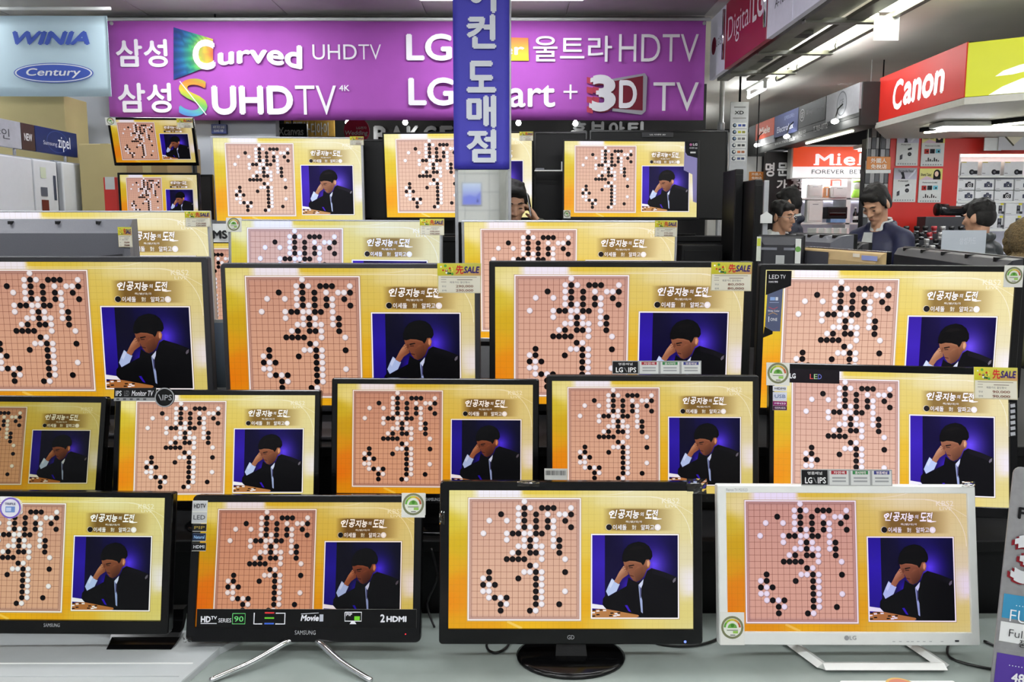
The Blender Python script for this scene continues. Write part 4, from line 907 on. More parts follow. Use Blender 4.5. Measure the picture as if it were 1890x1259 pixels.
M['brownsign'] = mat('brown_sign', (70, 48, 44), .3); M['navysign'] = mat('navy_sign', (24, 40, 96), .3, var=.2, scale=6); M['greysign'] = mat('grey_sign', (176, 178, 186), .35)
sb = thing('sign_board', 'low sign board with grey, brown and navy panels standing on the refrigerators', 'sign', (-2.66, 4.2, 1.912))
def sp(px):   # pixel column -> Y on the plane X = -2.64
    lo, hi = 2.0, 9.0
    for _ in range(40):
        m_ = (lo + hi) / 2
        if at(px, 260, m_).x < -2.64: hi = m_
        else: lo = m_
    return m_
ys = [3.45, sp(43), sp(68), sp(145)]
RM = Matrix.Rotation(math.pi / 2, 4, 'Z')     # board faces +X: local x -> +Y
for i, m_ in enumerate(('greysign', 'brownsign', 'navysign')):
    b = MB(); b.box2(ys[i] - 4.2 + .003, ys[i + 1] - 4.2 - .003, -.012, .012, .035, .178, .002); b.build('sign_panel', m_, sb, RM)
for yy in (ys[0] + .1, ys[1] - .05, ys[3] - .12): b = MB(); b.tube([(yy - 4.2, 0, 0), (yy - 4.2, 0, .04)], .008, 8); b.build('foot', 'silver', sb, RM)
b = MB(); b.text('스 샤인', ys[1] - 4.2 - .34, ys[1] - 4.2 - .1, .075, .13, -.0135, 0, .0, 0, (90, 90, 96)); b.text('NEW', ys[1] - 4.2 + .02, ys[2] - 4.2 - .03, .085, .125, -.0135, 0, .03, 0, (230, 230, 230))
b.text('Samsung', ys[2] - 4.2 + .07, ys[2] - 4.2 + .2, .075, .105, -.0135, 0, .0, 0, (206, 210, 226)); b.text('zipel', ys[2] - 4.2 + .21, ys[3] - 4.2 - .08, .055, .145, -.0135, 0, .01, 0, (230, 234, 240)); b.ring((ys[2] + ys[3]) / 2 - 4.2, .107, .1, .103, -.0134, 0, (90, 110, 170), 24, sz=.6)
b.build('lettering', 'print', sb, RM)
M['card'] = mat('tan_cardboard', (186, 172, 122), .75, var=.05, scale=5); M['card2'] = mat('brown_cardboard', (160, 136, 92), .75, var=.07, scale=5)
def carton(x0, x1, y0, y1, z0, z1, label, m='card', txt=None, group=None):
    t = thing('carton', label, 'box', ((x0 + x1) / 2, (y0 + y1) / 2, z0), 0, group); hx, hy, h = (x1 - x0) / 2, (y1 - y0) / 2, z1 - z0
    b = MB(); b.box2(-hx, hx, -hy, hy, 0, h, .004); b.build('box_body', m, t)
    b = MB(); b.box2(-.025, .025, -hy - .001, hy + .001, -.0 + h * .999, h + .001); b.quad(-.025, .025, h * .8, h, -hy - .0008); b.build('packing_tape', 'paper' if m == 'red' else 'card', t)
    if txt: b = MB(); b.text(txt, -hx * .7, hx * .7, h * .35, h * .5, -hy - .0012, 0, .0, 0, (70, 60, 50)); b.build('printed_text', 'print', t)
    return t
carton(-3.22, -2.72, 4.72, 4.97, 1.916, 2.32, 'large tan carton lying on top of the refrigerators', 'card')
carton(-2.585, -2.25, 4.55, 4.95, 0, 1.0, 'lower tan carton standing on the floor beside the refrigerators', 'card')
carton(-2.585, -2.27, 4.6, 4.95, 1.0, 2.02, 'upright tan carton with a greenish tint beside the refrigerators', 'card')
carton(-2.24, -2.0, 4.45, 4.95, 0, 1.1, 'brown carton on the floor behind the small monitors', 'card2')
carton(-2.24, -2.0, 4.47, 4.95, 1.1, 2.02, 'brown carton with small printed text behind the small monitors', 'card2', '대한민국 전자제품')
carton(-2.145, -2.075, 4.03, 4.14, 1.47, 1.79, 'small red and white carton beside the refrigerators', 'red', None)

# ------------------------------------------------------------------ switched-off black sets at the back
def black_set(px, Y, label, zb=1.47, plate=None):
    a = at(px[0], px[3], Y); c = at(px[2], px[1], Y); cx = (a.x + c.x) / 2; hw = (c.x - a.x) / 2
    t = thing('switched_off_television', label, 'television', (cx, Y + .02, zb)); z0 = max(a.z - zb, .05); z1 = c.z - zb
    TT = TV(); TT.root = t; TT.ml = Matrix.Translation((0, -.02, 0))
    w_ = hw * 2; shell(TT, -hw, hw, z0, z1, .003, .04, 'gloss', 'matteblack', .004, (-hw + .012, hw - .012), (z0 + .015, z1 - .012))
    b = MB(); b.box((0, .0, .006), (min(.5, w_ * .6), .06, .012), .004); b.build('stand_base', 'gloss', t); b = MB(); b.box2(-.04, .04, -.01, .01, .01, z0 + .06); b.build('stand_neck', 'matteblack', t)
    if plate: b = MB(); b.box2(-.11, .09, -.03, -.026, z1 - .045, z1 - .015); np_ = b.build('name_plate', 'darkgrey', t); b = MB(); b.text('LG 시네마 3D', -.06, .04, z1 - .035, z1 - .025, -.0305, 0, .01); b.build('lettering', 'white', np_)
    return t
black_set((985, 243, 1084, 408), 4.955, 'switched-off black set between the column and the overlay screen')
black_set((1086, 240, 1345, 406), 4.95, 'large switched-off black set behind the screen with lilac overlay', plate=True)
black_set((672, 257, 712, 406), 4.95, 'narrow switched-off black set left of the mirrored column')
black_set((352, 322, 392, 406), 4.68, 'switched-off black set right of the two small monitors')
# wire shelf piece in front of the black set
t = thing('wall_shelf', 'thin white shelf in front of the black set right of the column', 'shelf', at(1013, 317, 4.8)); b = MB(); b.box2(-.09, .09, -.04, .04, 0, .008, .001); b.build('shelf_board', 'whitepl', t); b = MB(); b.box2(.075, .085, -.03, -.02, .008, .06); b.build('bracket', 'whitepl', t); b = MB(); b.box2(-.085, -.03, -.03, .02, .008, .02, .002); b.build('remote_control', 'midgrey', t)
# black loudspeakers at the right
def speaker(px, Y, label, zb=0.0, d=.25, grille=True, m='matteblack'):
    a = at(px[0], px[3], Y); c = at(px[2], px[1], Y); t = thing('loudspeaker', label, 'speaker', ((a.x + c.x) / 2, Y + d / 2, zb)); hw = (c.x - a.x) / 2
    z1 = c.z - zb; b = MB(); b.box2(-hw, hw, -d / 2, d / 2, 0, z1, .006); b.build('cabinet', m, t)
    b = MB(); b.box2(-hw * .86, hw * .86, -d / 2 - .008, -d / 2 - .001, z1 * .1 if zb < .1 else .02, z1 - .03, .003); b.build('grille', 'dark', t)
    return t
speaker((1338, 312, 1373, 900), 4.3, 'tall black floor speaker right of the lilac overlay screen')
speaker((1373, 331, 1409, 900), 4.1, 'tall black floor speaker with a pale strip beside it')
speaker((1258, 452, 1335, 480), 4.34, 'wide black speaker cabinet below the lilac overlay screen', 0, .2)
t = thing('sign_post', 'pale grey post with an arrow shaped foot beside the tall black speaker', 'post', (at(1412, 412, 4.0).x, 4.0, 0)); p = at(1412, 333, 4.0).z
b = MB(); b.box2(-.012, .012, -.008, .008, 0, p, .002); b.build('upright', 'silver', t); b = MB(); z = at(1412, 412, 4.0).z; b.loft([[(-.03, yy, z), (.03, yy, z), (.03, yy, z + .04), (.0, yy, z + .06), (-.03, yy, z + .04)] for yy in (-.012, -.022)]); b.build('arrow_card', 'paper', t)
# ------------------------------------------------------------------ lamps and signs of the shop beyond the rear row
slab('wall_fascia', -2.4, 1.9, 7.6, 7.7, 1.9, CEIL, 'walldark')
M['bulb'] = mat('spot_bulb', (255, 255, 250), .4, emit=40.0, var=0)
def bulb(px, py, Y, label, r=.022):
    p = at(px, py, Y); t = thing('spotlight', label, 'spotlight', p, 0, 'bare bulbs beyond the rear row')
    b = MB(); b.lathe([(.001, -r), (r * .7, -r * .7), (r, 0), (r * .7, r * .7), (r * .4, r * 1.1)], 12); b.build('bulb', 'bulb', t)
    b = MB(); b.tube([(0, 0, r), (0, 0, r + .06), (0, .08, r + .08)], .012, 8); b.build('holder', 'matteblack', t)
    b = MB(); b.tube([(0, .08, r + .08), (0, .08, CEIL - p.z)], .006, 6); b.build('drop_rod', 'matteblack', t)
for px, py, l in ((642, 226, 'bare bulb above the left edge of the pink round sign'), (656, 232, 'bare bulb in front of the pink round sign'), (748, 226, 'bare bulb above the silver letters left of the column'), (957, 227, 'bare bulb just right of the blue banner'), (1062, 228, 'bare bulb above the silver letters right of the column')):
    bulb(px, py, 7.2, l, .026)
def plate(name, label, cat, px, Y, m, draws, depth=.04, hang=True):
    a = at(px[0], px[3], Y); c = at(px[2], px[1], Y); o = Vector(((a.x + c.x) / 2, Y, a.z)); t = thing(name, label, cat, o); hw = (c.x - a.x) / 2; h = c.z - a.z
    b = MB(); b.box2(-hw, hw, 0, depth, 0, h, .003); b.build('panel', m, t)
    def P(x, y): v = at(x, y, Y - .002) - o; return (v.x, v.z)
    if hang: b = MB(); b.tube([(0, depth / 2, h), (0, depth / 2, CEIL - o.z)], .006, 6); b.build('drop_rod', 'matteblack', t)
    if draws: b = MB(); draws(b, P); b.build('lettering', 'print', t)
    return t
M['gold'] = mat('ochre_sign', (190, 150, 70), .5); M['pink'] = mat('pink_sign', (206, 40, 84), .5); M['blacksign'] = mat('black_sign', (16, 16, 18), .35)
S_ = (206, 208, 208)
plate('shop_sign', 'black plate with white letters under the purple banner', 'sign', (410, 205, 468, 242), 6.9, 'blacksign', lambda b, P: (ptext(b, P, 'FAVV', 424, 214, 464, 233, -.002, .04, 0, S_), ptext(b, P, 'ソニ', 430, 235, 442, 240, -.002, .0, 0, S_)))
plate('shop_sign', 'black plate with distressed white lettering above the bright left screen', 'sign', (511, 228, 566, 254), 6.6, 'blacksign', lambda b, P: ptext(b, P, 'Xcanvas', 514, 235, 560, 250, -.002, .03, 0, S_))
plate('shop_sign', 'ochre sign with pale letters under the purple banner', 'sign', (525, 205, 616, 252), 7.3, 'gold', lambda b, P: (ptext(b, P, 'DIGITAL', 528, 225, 572, 240, -.002, .03, 0, S_), ptext(b, P, '디아이', 574, 226, 606, 250, -.002, .03, 0, S_)))
plate('shop_sign', 'small navy sign with white lines at the left end above the screens', 'sign', (390, 229, 417, 247), 5.05, 'navysign', lambda b, P: (ptext(b, P, '세계 최초 UHD', 393, 232, 414, 237, -.002, .0, 0, S_), ptext(b, P, 'QUHD 개통', 395, 239, 412, 244, -.002, .0, 0, S_)))
p = at(658, 241, 6.8); t = thing('shop_sign', 'round pink sign with white script beside the bare bulbs', 'sign', p)
R = .112; b = MB(); b.loft([[(R * math.cos(a), yy, R * math.sin(a)) for a in [k * math.pi / 16 for k in range(32)]] for yy in (0, .02)]); b.build('panel', 'pink', t)
b = MB(); b.text('LG전자', .0, .09, .01, .035, -.002, 0, .02, 0, (240, 230, 234)); b.text('Wedding', -.1, .1, -.05, .0, -.002, 0, .02, .15, (244, 236, 240)); b.build('lettering', 'print', t)
b = MB(); b.tube([(0, .03, 0), (0, .03, CEIL - p.z)], .006, 6); b.build('drop_rod', 'matteblack', t)
def letters(px, Y, s, label):
    a = at(px[0], px[3], Y); c = at(px[2], px[1], Y); t = thing('sign_lettering', label, 'sign', ((a.x + c.x) / 2, Y, a.z)); hw = (c.x - a.x) / 2; h = c.z - a.z
    for i, ch in enumerate(s):
        vs, fs = glyphs(ch, .06, 0); q = MB(); x0 = -hw + 2 * hw * i / len(s); q.text(ch, x0 + .01, x0 + 2 * hw / len(s) - .02, 0, h, 0, 0, .05); n = len(q.v); front = list(q.f)
        q.v += [(v[0], v[1] + .03, v[2]) for v in q.v]; q.f += [tuple(n + k for k in reversed(f)) for f in front]
        ec = {}
        for f in front:
            for k in range(len(f)):
                e_ = (f[k], f[(k + 1) % len(f)]); ec[e_] = 1
        for (i0, i1) in list(ec):
            if (i1, i0) not in ec: q.f.append((i1, i0, n + i0, n + i1))
        q.m = [0] * len(q.f); q.sm = [False] * len(q.f); q.build('letter', 'silver', t)
    return t
letters((688, 232, 840, 266), 7.56, 'BAKGE', 'silver block letters on dark fascia left of the blue banner')
letters((1052, 224, 1192, 252), 7.56, '후보아티', 'silver block letters on dark fascia right of the blue banner')
M['added_shoplamp'] = mat('added_shop_light', (250, 252, 255), .5, var=0.0, emit=30.0)
# ------------------------------------------------------------------ canopy with the red and white fascia sign along the aisle
NEG = Matrix.Rotation(-math.pi / 2, 4, 'Z')          # board facing -X, local x runs towards the camera
def onX(px, X, py=200):
    lo, hi = 1.0, 14.0
    for _ in range(50):
        m_ = (lo + hi) / 2
        if at(px, py, m_).x > X: hi = m_
        else: lo = m_
    return m_
M['redsign'] = mat('crimson_sign', (150, 30, 60), .35, var=.05, scale=4, emit=.12); M['whitesign'] = mat('white_sign', (206, 206, 220), .4, var=.03, emit=.12)
cs_ = thing('canopy_sign', 'long fascia sign with crimson and white panels above the aisle', 'sign', (1.315, 5.2, 2.495))
e = [0, 5.2 - onX(1338, 1.315, 90), 5.2 - onX(1415, 1.315, 50), 5.2 - onX(1463, 1.315, 20), 2.9]
for i, m_ in enumerate(('whitesign', 'redsign', 'whitesign', 'whitesign')):
    b = MB(); b.box2(e[i] + .004, e[i + 1] - .004, 0, .03, 0, .39, .002); b.build('sign_panel', m_, cs_, NEG)
for x in (e[1], e[2]): b = MB(); b.tube([(x, -.012, .06), (x, -.012, .36)], .009, 8); b.build('clamp_bar', 'chrome', cs_, NEG)
b = MB(); y = -.0015; W = (236, 230, 236)
b.text('Digital', e[1] + .06, e[1] + .50, .11, .29, y, 0, -.005, 0, W); b.build('lettering', 'print', cs_, NEG); b = MB(); b.text('LG', e[1] + .54, e[2] - .06, .14, .30, y, 0, .03, 0, W); b.build('lettering', 'print', cs_, NEG); b = MB()
b.disc(e[1] * .28, .20, .055, y, 0, (170, 40, 80), 20); b.text('LG전자', e[1] * .45, e[1] * .95, .175, .235, y, 0, .0, 0, (110, 110, 116)); b.build('lettering', 'print', cs_, NEG); b = MB()
b.text('T.701-1107', e[2] + .06, e[3] - .08, .25, .30, y, 0, .0, 0, (110, 110, 118)); b.text('A-107호', e[2] + .12, e[3] - .03, .12, .18, y, 0, .0, 0, (90, 90, 98))
b.build('lettering', 'print', cs_, NEG)
cn = thing('canopy', 'galvanised metal canopy with recessed tube lights above the aisle', 'canopy', (1.58, 3.8, 2.49))
for x0, x1, z0, z1, nm in ((-.215, -.14, .0, .03, 'rail'), (-.14, -.02, .03, .05, 'soffit_panel'), (-.02, .065, .0, .02, 'rail'), (.17, .20, .0, .03, 'rail'), (-.225, -.06, .07, .40, 'canopy_body')):
    b = MB(); b.box2(x0, x1, -1.5, 1.39, z0, z1, .002); b.build(nm, 'metalgrey', cn)
for yy in (-1.2, -.12, .55, 1.1):
    b = MB(); b.box2(-.215, .20, yy - .02, yy + .02, -.012, .012, .002); b.build('cross_bar', 'metalgrey', cn)
for yy in (-.62, .22, .82):
    b = MB(); b.box2(-.15, -.05, yy - .04, yy + .04, .012, .03, .002); b.build('bracket', 'darkgrey', cn)
for y0, y1 in ((-1.15, -.2), (-.08, .50), (.58, 1.05), (1.13, 1.36)):
    b = MB(); b.box2(.075, .155, y0, y1, .02, .045); b.build('tube_light', 'lampwarm', cn)
for yy in (.3, .84, 1.2): b = MB(); b.tube([(.12, yy, .02), (.11, yy, -.02), (.12, yy + .01, -.035), (.13, yy, -.02)], .003, 6); b.build('hook', 'darkgrey', cn)
p = at(1635, 75, 3.62); t = thing('hanging_card', 'plain white square card hanging from the canopy edge', 'card', p); h = at(1635, 29, 3.62).z - p.z
b = MB(); b.box2(-.06, .058, -.001, .001, 0, h); b.build('card', 'paper', t); b = MB(); b.tube([(-.04, 0, h), (-.06, .0, h + .06)], .002, 5); b.build('string', 'paper', t)
# hanging grey list sign, pole and bracket at the canopy's far end
p = at(1361, 332, 5.32); z1 = at(1361, 188, 5.32).z - p.z; t = thing('hanging_sign', 'narrow grey hanging sign with a column of round symbols', 'sign', p); hw = .062
b = MB(); b.box2(-hw, hw, 0, .01, 0, z1, .001); b.build('panel', 'greysign', t)
b = MB(); Z = lambda v: z1 * (1 - v); y = -.002
b.text('XD', -.035, .028, Z(.16), Z(.115), y, 0, .04, 0, (40, 40, 44)); b.quad(-.04, .04, Z(.075), Z(.06), y, 0, (120, 120, 124)); b.quad(-.045, .045, Z(.215), Z(.2), y, 0, (140, 140, 144))
for k, c in enumerate([(60, 80, 160), (170, 170, 60), (120, 120, 126), (70, 74, 80), (190, 110, 70), (70, 80, 120)]):
    v = .3 + .085 * k; b.quad(-.05, .05, Z(v + .033), Z(v - .033), y, 0, (214, 216, 218)); b.disc(-.032, Z(v), .014, y - .001, 0, (40, 50, 70), 14); b.disc(-.029, Z(v) + .002, .008, y - .002, 0, (130, 150, 180) if k < 3 else (206, 208, 210), 10)
    b.quad(-.008, .014, Z(v + .015), Z(v - .015), y - .001, 0, c); b.quad(.02, .042, Z(v + .015), Z(v - .015), y - .001, 0, mix(c, (60, 60, 60), .3))
b.text('GUARANTEE', -.04, .04, Z(.92), Z(.9), y, 0, 0, 0, (90, 90, 94)); b.build('lettering', 'print', t)
b = MB(); b.tube([(0, .005, z1), (0, .005, CEIL - p.z)], .008, 6); b.build('bracket', 'matteblack', t)
t = thing('support_pole', 'thin silver pole between the purple banner and the hanging list sign', 'pole', (at(1331, 230, 5.5).x, 5.5, 0)); b = MB(); b.tube([(0, 0, 0), (0, 0, CEIL)], .017, 12); b.build('tube', 'silver', t); b = MB(); b.lathe([(.06, 0), (.06, .012), (.02, .016)], 16); b.build('foot_flange', 'silver', t); b = MB(); b.lathe([(.024, 2.2), (.026, 2.21), (.026, 2.25), (.024, 2.26)], 12); b.build('collar', 'silver', t)
# ------------------------------------------------------------------ dark sign box along the aisle
M['darksign'] = mat('charcoal_sign', (40, 42, 42), .6, var=.06); M['orangesign'] = mat('orange_red_sign', (180, 70, 40), .6, emit=.04); M['bluesign'] = mat('slate_blue_sign', (44, 52, 92), .6); M['palesign'] = mat('pale_grey_sign', (150, 150, 154), .6)
gs = thing('fascia_sign', 'dark sign box with several brand panels beside the grey aisle ceiling', 'sign', (2.72, 8.9, 2.315))
e = [8.9 - onX(px, 2.72, 250) for px in (1394, 1428, 1472, 1522, 1583)]; e = [0] + e
b = MB(); b.box2(0, e[-1], .02, .2, -.0, .335, .004); b.build('sign_box', 'darksign', gs, NEG)
for i, (m_, z0, z1) in enumerate((('darksign', 0, .33), ('orangesign', .15, .33), ('bluesign', .11, .33), ('darksign', .13, .33), ('palesign', .10, .33))):
    b = MB(); b.box2(e[i] + .006, e[i + 1] - .006, 0, .02, z0, z1, .002); b.build('sign_panel', m_, gs, NEG)
b = MB(); b.box2(e[1] + .006, e[2] - .006, 0, .02, .07, .147, .002); b.build('sign_panel', 'palesign', gs, NEG)
b = MB(); b.box2(e[1], e[-1], .003, .02, 0, .068, .002); b.build('sign_panel', 'darksign', gs, NEG)
b = MB(); b.box2(e[3], e[-1], .003, .02, .07, .128, .002); b.build('sign_panel', 'darksign', gs, NEG)
b = MB(); y = -.0015; G_ = (190, 190, 190)
b.text('Miele', e[1] + .15, e[2] - .12, .19, .27, y, 0, .03, 0, (224, 214, 206)); b.text('Electrolux', e[2] + .1, e[3] - .12, .15, .21, y, 0, .01, 0, (206, 208, 220)); b.text('일렉트로룩스', e[2] + .3, e[3] - .1, .255, .295, y, 0, .0, 0, (150, 154, 180))
b.ring(e[3] + .1, .24, .05, .056, y, 0, G_, 20); b.text('GE', e[3] + .07, e[3] + .13, .215, .265, y, 0, .0, .1, G_); b.text('GE imagination at work', e[3] + .2, e[4] - .04, .22, .265, y, 0, .0, 0, (150, 150, 150))
b.text('T.703-0772', e[3] + .38, e[4] + .05, .05, .10, .0005, 0, .02, 0, (216, 216, 216)); b.text('명문가전', e[3] + .03, e[3] + .2, .04, .10, .0005, 0, .0, 0, G_); b.text('www.miele.co.kr', e[2] + .05, e[3] - .05, .03, .07, y, 0, .0, 0, (200, 200, 200))
xm = (e[4] + e[5]) / 2; b.ring(xm, .215, .085, .096, y, 0, (90, 92, 96), 28, sz=1.05); b.disc(xm, .215, .085, y, 0, (138, 140, 144), 28, .09); b.text('GE', xm - .04, xm + .04, .2, .25, y - .001, 0, .0, .1, (90, 92, 96)); b.text('Profile', xm - .045, xm + .045, .17, .195, y - .001, 0, .0, 0, (100, 102, 106))
b.build('lettering', 'print', gs, NEG)
b = MB(); b.box2(e[3], e[-1] - .3, .08, .1, -.015, -.002); b.build('glow_strip', 'lampwarm', gs, NEG)  # glowing strip stands in for pale bags and papers, no lamp there
for px, py, l in ((1541, 224, 'glaring spotlight in front of the pale round emblem panel'), (1452, 252, 'glaring spotlight in front of the slate blue panel'), (1397, 268, 'small far spotlight in front of the orange panel')):
    Y = onX(px, 2.66, py); p = at(px, py, Y); t = thing('sign_spotlight', l, 'spotlight', p); b = MB(); b.lathe([(.001, -.02), (.02, -.014), (.028, 0), (.02, .014), (.001, .02)], 12, sx=1, sy=1.8); b.build('lamp_head', 'bulb', t)
    b = MB(); b.tube([(0, 0, .01), (.02, 0, .10), (.06, 0, .14)], .006, 6); b.build('arm', 'matteblack', t)
# ------------------------------------------------------------------ red and yellow sign boxes
M['canonred'] = mat('backlit_red_sign', (190, 36, 26), .5, var=.08, scale=2, emit=.2); M['yellow'] = mat('backlit_yellow_sign', (190, 194, 8), .5, var=.06, scale=2, emit=.32); M['backlitwhite'] = mat('backlit_white_letters', (240, 240, 240), .4, emit=.45); M['softgrey'] = mat('pale_soffit', (196, 194, 186), .5, var=.04)
p0 = Vector((2.878, 6.1, 2.335)); p1 = Vector((2.848, 4.9, 2.335)); d = p1 - p0; ang = math.atan2(d.y, d.x); L = d.length
t = thing('shop_sign', 'red illuminated sign box with large white lettering beside the yellow one', 'sign', p0, ang)
b = MB(); b.box2(0, L, .012, .25, 0, .345, .004); b.build('sign_box', 'darksign', t); b = MB(); b.box2(.004, L - .004, 0, .012, .004, .342, .002); b.build('sign_face', 'canonred', t)
b = MB()
def warpc(x, z): return (x, z)
b.text('C', L * .20, L * .33, .055, .275, -.002, 0, .03, .12); b.text('anon', L * .335, L * .80, .07, .235, -.002, 0, .045, .08); b.build('lettering', 'backlitwhite', t)
q0 = p1; q1 = Vector((3.11, 4.73, 2.335)); d = (q1 - q0).normalized(); ang2 = math.atan2(d.y, d.x); L2 = 1.6
t = thing('shop_sign', 'bright yellow illuminated sign box at the top right corner', 'sign', q0, ang2)
b = MB(); b.box2(.25, L2, .012, .07, 0, .335, .004); b.build('sign_box', 'darksign', t); b = MB(); b.box2(.004, L2, 0, .012, .004, .335, .002); b.build('sign_face', 'yellow', t)
b = MB(); b.poly([(.16, .115), (.2, .145), (.28, .17), (.4, .19), (.4, .145), (.25, .118)], -.002); b.poly([(.13, .005), (.2, .05), (.3, .09), (.45, .12), (.45, .005)], -.002); b.build('swoosh', 'backlitwhite', t)
b = MB(); b.loft([[(2.86, 6.1, z), (2.84, 4.88, z), (3.1, 4.7, z), (4.1, 4.1, z), (5.6, 4.1, z), (5.6, 7.0, z), (3.4, 7.0, z)] for z in (2.29, 2.333)]); struct(b.build('ceiling_soffit', 'softgrey'))
t = thing('soffit_light', 'slim dark light batten under the yellow sign box', 'light', (3.5, 5.6, 2.288), math.radians(-58)); b = MB(); b.box2(-.55, .55, -.03, .03, -.03, 0, .004); b.build('batten', 'matteblack', t); b = MB(); b.box2(-.52, .52, -.015, .015, -.042, -.03); b.build('tube', 'lampwarm', t)
# red wall, checked column, camera shelves
WY = 6.8
def wx(px, Y=WY): return at(px, 330, Y).x
sx0, sx1 = wx(1768), 5.3; ntop = at(1800, 284, WY).z
slab('wall_red', wx(1640), sx0, WY, WY + .25, 0, 2.29, 'red'); slab('wall_niche', sx0, 5.6, WY, WY + .25, ntop, 2.29, 'red')
b = MB(); b.box2(wx(1763), 5.6, WY - .10, WY, at(1800, 246, WY).z, 2.29, .003); struct(b.build('trim_1', mat('orange_red_band', (214, 60, 30), .4, emit=.05)))
ck = struct(slab('wall_checked', wx(1597), wx(1641), WY + .02, WY + .1, 0, 2.29, 'darkgrey'))
M['tile1'] = mat('pale_check_tile', (160, 160, 162), .35); M['tile2'] = mat('dark_check_tile', (70, 72, 76), .35)
tw = (wx(1641) - wx(1597)) / 5; th = .1; tb_ = MB(); tb_.box((0, 0, 0), (tw - .004, .012, th - .004), .002); tm = [None, None]
for r in range(9):
    for c in range(5):
        k = (r + c) % 2; l = Matrix.Translation((wx(1597) + tw * (c + .5), WY + .013, 1.5 + th * (r + .5)))
        if tm[k] is None: b = MB(); b.box((0, 0, 0), (tw - .004, .012, th - .004), .002); o = b.build('tile', 'tile1' if k else 'tile2', ck, l); tm[k] = o.data
        else: obj('tile', tm[k], ck, l)
def poster(px, Y, label, draw, m='paper', name='poster', group=None):
    a = at(px[0], px[3], Y); c = at(px[2], px[1], Y); o = Vector(((a.x + c.x) / 2, Y, a.z)); t = thing(name, label, 'poster', o, 0, group); hw = (c.x - a.x) / 2; h = c.z - a.z
    b = MB(); b.box2(-hw, hw, 0, .006, 0, h); sh_ = b.build('sheet', m, t)
    b = MB(); draw(b, lambda u: lerp(-hw, hw, u), lambda v: h * (1 - v)); b.build('print', 'print', t)
def poster_a(b, X, Z):
    y = -.0015; K = (40, 40, 44)
    b.quad(X(0), X(1), Z(.33), Z(0), y, 0, [(196, 190, 206), (190, 188, 206), (150, 152, 156), (150, 152, 156)]); b.text('You are the Focus!', X(.18), X(.85), Z(.13), Z(.05), y - .001, 0, .02, .2, K)
    b.poly([(X(.28), Z(.13)), (X(.42), Z(.12)), (X(.45), Z(.2)), (X(.5), Z(.32)), (X(.32), Z(.32)), (X(.36), Z(.24))], y - .001, 0, K); b.poly([(X(.6), Z(.3)), (X(.88), Z(.06)), (X(.96), Z(.04)), (X(.92), Z(.12)), (X(.68), Z(.31))], y - .001, 0, (206, 206, 214))
    b.text('Polaroid', X(.2), X(.62), Z(.4), Z(.36), y - .001, 0, .02, 0, (60, 60, 64))
    b.poly([(X(.14), Z(.68)), (X(.28), Z(.58)), (X(.78), Z(.46)), (X(.82), Z(.5)), (X(.82), Z(.66)), (X(.3), Z(.82)), (X(.14), Z(.84))], y - .001, 0, (214, 216, 216)); b.disc(X(.6), Z(.66), (X(1) - X(0)) * .09, y - .002, 0, K, 16); b.disc(X(.6), Z(.66), (X(1) - X(0)) * .04, y - .003, 0, (90, 90, 94), 10); b.poly([(X(.5), Z(.5)), (X(.68), Z(.46)), (X(.7), Z(.52)), (X(.52), Z(.55))], y - .002, 0, K); b.poly([(X(.16), Z(.7)), (X(.28), Z(.66)), (X(.28), Z(.8)), (X(.16), Z(.83))], y - .002, 0, (70, 70, 76))
    for k in range(8): b.quad(X(.08 + .11 * k), X(.14 + .11 * k), Z(.96), Z(.93), y - .001, 0, (130, 130, 134))
def poster_b(b, X, Z):
    y = -.0015; K = (30, 28, 30)
    b.quad(X(0), X(1), Z(.33), Z(0), y, 0, [(216, 206, 150), (216, 206, 120), (216, 214, 120), (220, 216, 130)]); b.text('Share! Take!', X(.05), X(.52), Z(.22), Z(.14), y - .001, 0, .02, .15, K)
    b.disc(X(.76), Z(.14), (X(1) - X(0)) * .15, y - .001, 0, K, 14, (Z(0) - Z(1)) * .11); b.poly([(X(.6), Z(.16)), (X(.92), Z(.16)), (X(.92), Z(.32)), (X(.6), Z(.32))], y - .001, 0, K); b.disc(X(.74), Z(.16), (X(1) - X(0)) * .085, y - .002, 0, (230, 196, 176), 14, (Z(0) - Z(1)) * .08); b.poly([(X(.05), Z(.33)), (X(.3), Z(.22)), (X(.55), Z(.28)), (X(.8), Z(.33))], y - .0005, 0, (206, 180, 196))
    b.text('Polaroid CUBE', X(.15), X(.8), Z(.43), Z(.39), y - .001, 0, .01, 0, (70, 70, 74))
    for k, c in enumerate(((170, 50, 44), (36, 36, 40), (110, 180, 200))): b.quad(X(.12 + .25 * k), X(.33 + .25 * k), Z(.64 - .01 * k), Z(.5), y - .001, 0, c); b.disc(X(.25 + .25 * k), Z(.57), (X(1) - X(0)) * .04, y - .002, 0, (16, 16, 18), 10)
    for k in range(7): b.quad(X(.2 + .09 * k), X(.25 + .09 * k), Z(.86), Z(.86 - .03 - .04 * ((k * 5) % 3)), y - .001, 0, K)
    for k in range(8): b.quad(X(.08 + .11 * k), X(.14 + .11 * k), Z(.97), Z(.94), y - .001, 0, (130, 130, 134))
poster((1653, 243, 1697, 306), WY - .01, 'upper white camera poster nearest the checked column', poster_a)
poster((1699, 243, 1745, 307), WY - .01, 'upper poster with a smiling woman and three small cube cameras', poster_b)
poster((1647, 310, 1693, 373), WY - .01, 'lower white camera poster nearest the checked column', poster_a)
poster((1694, 311, 1740, 374), WY - .01, 'lower poster with a smiling woman and three small cube cameras', poster_b)
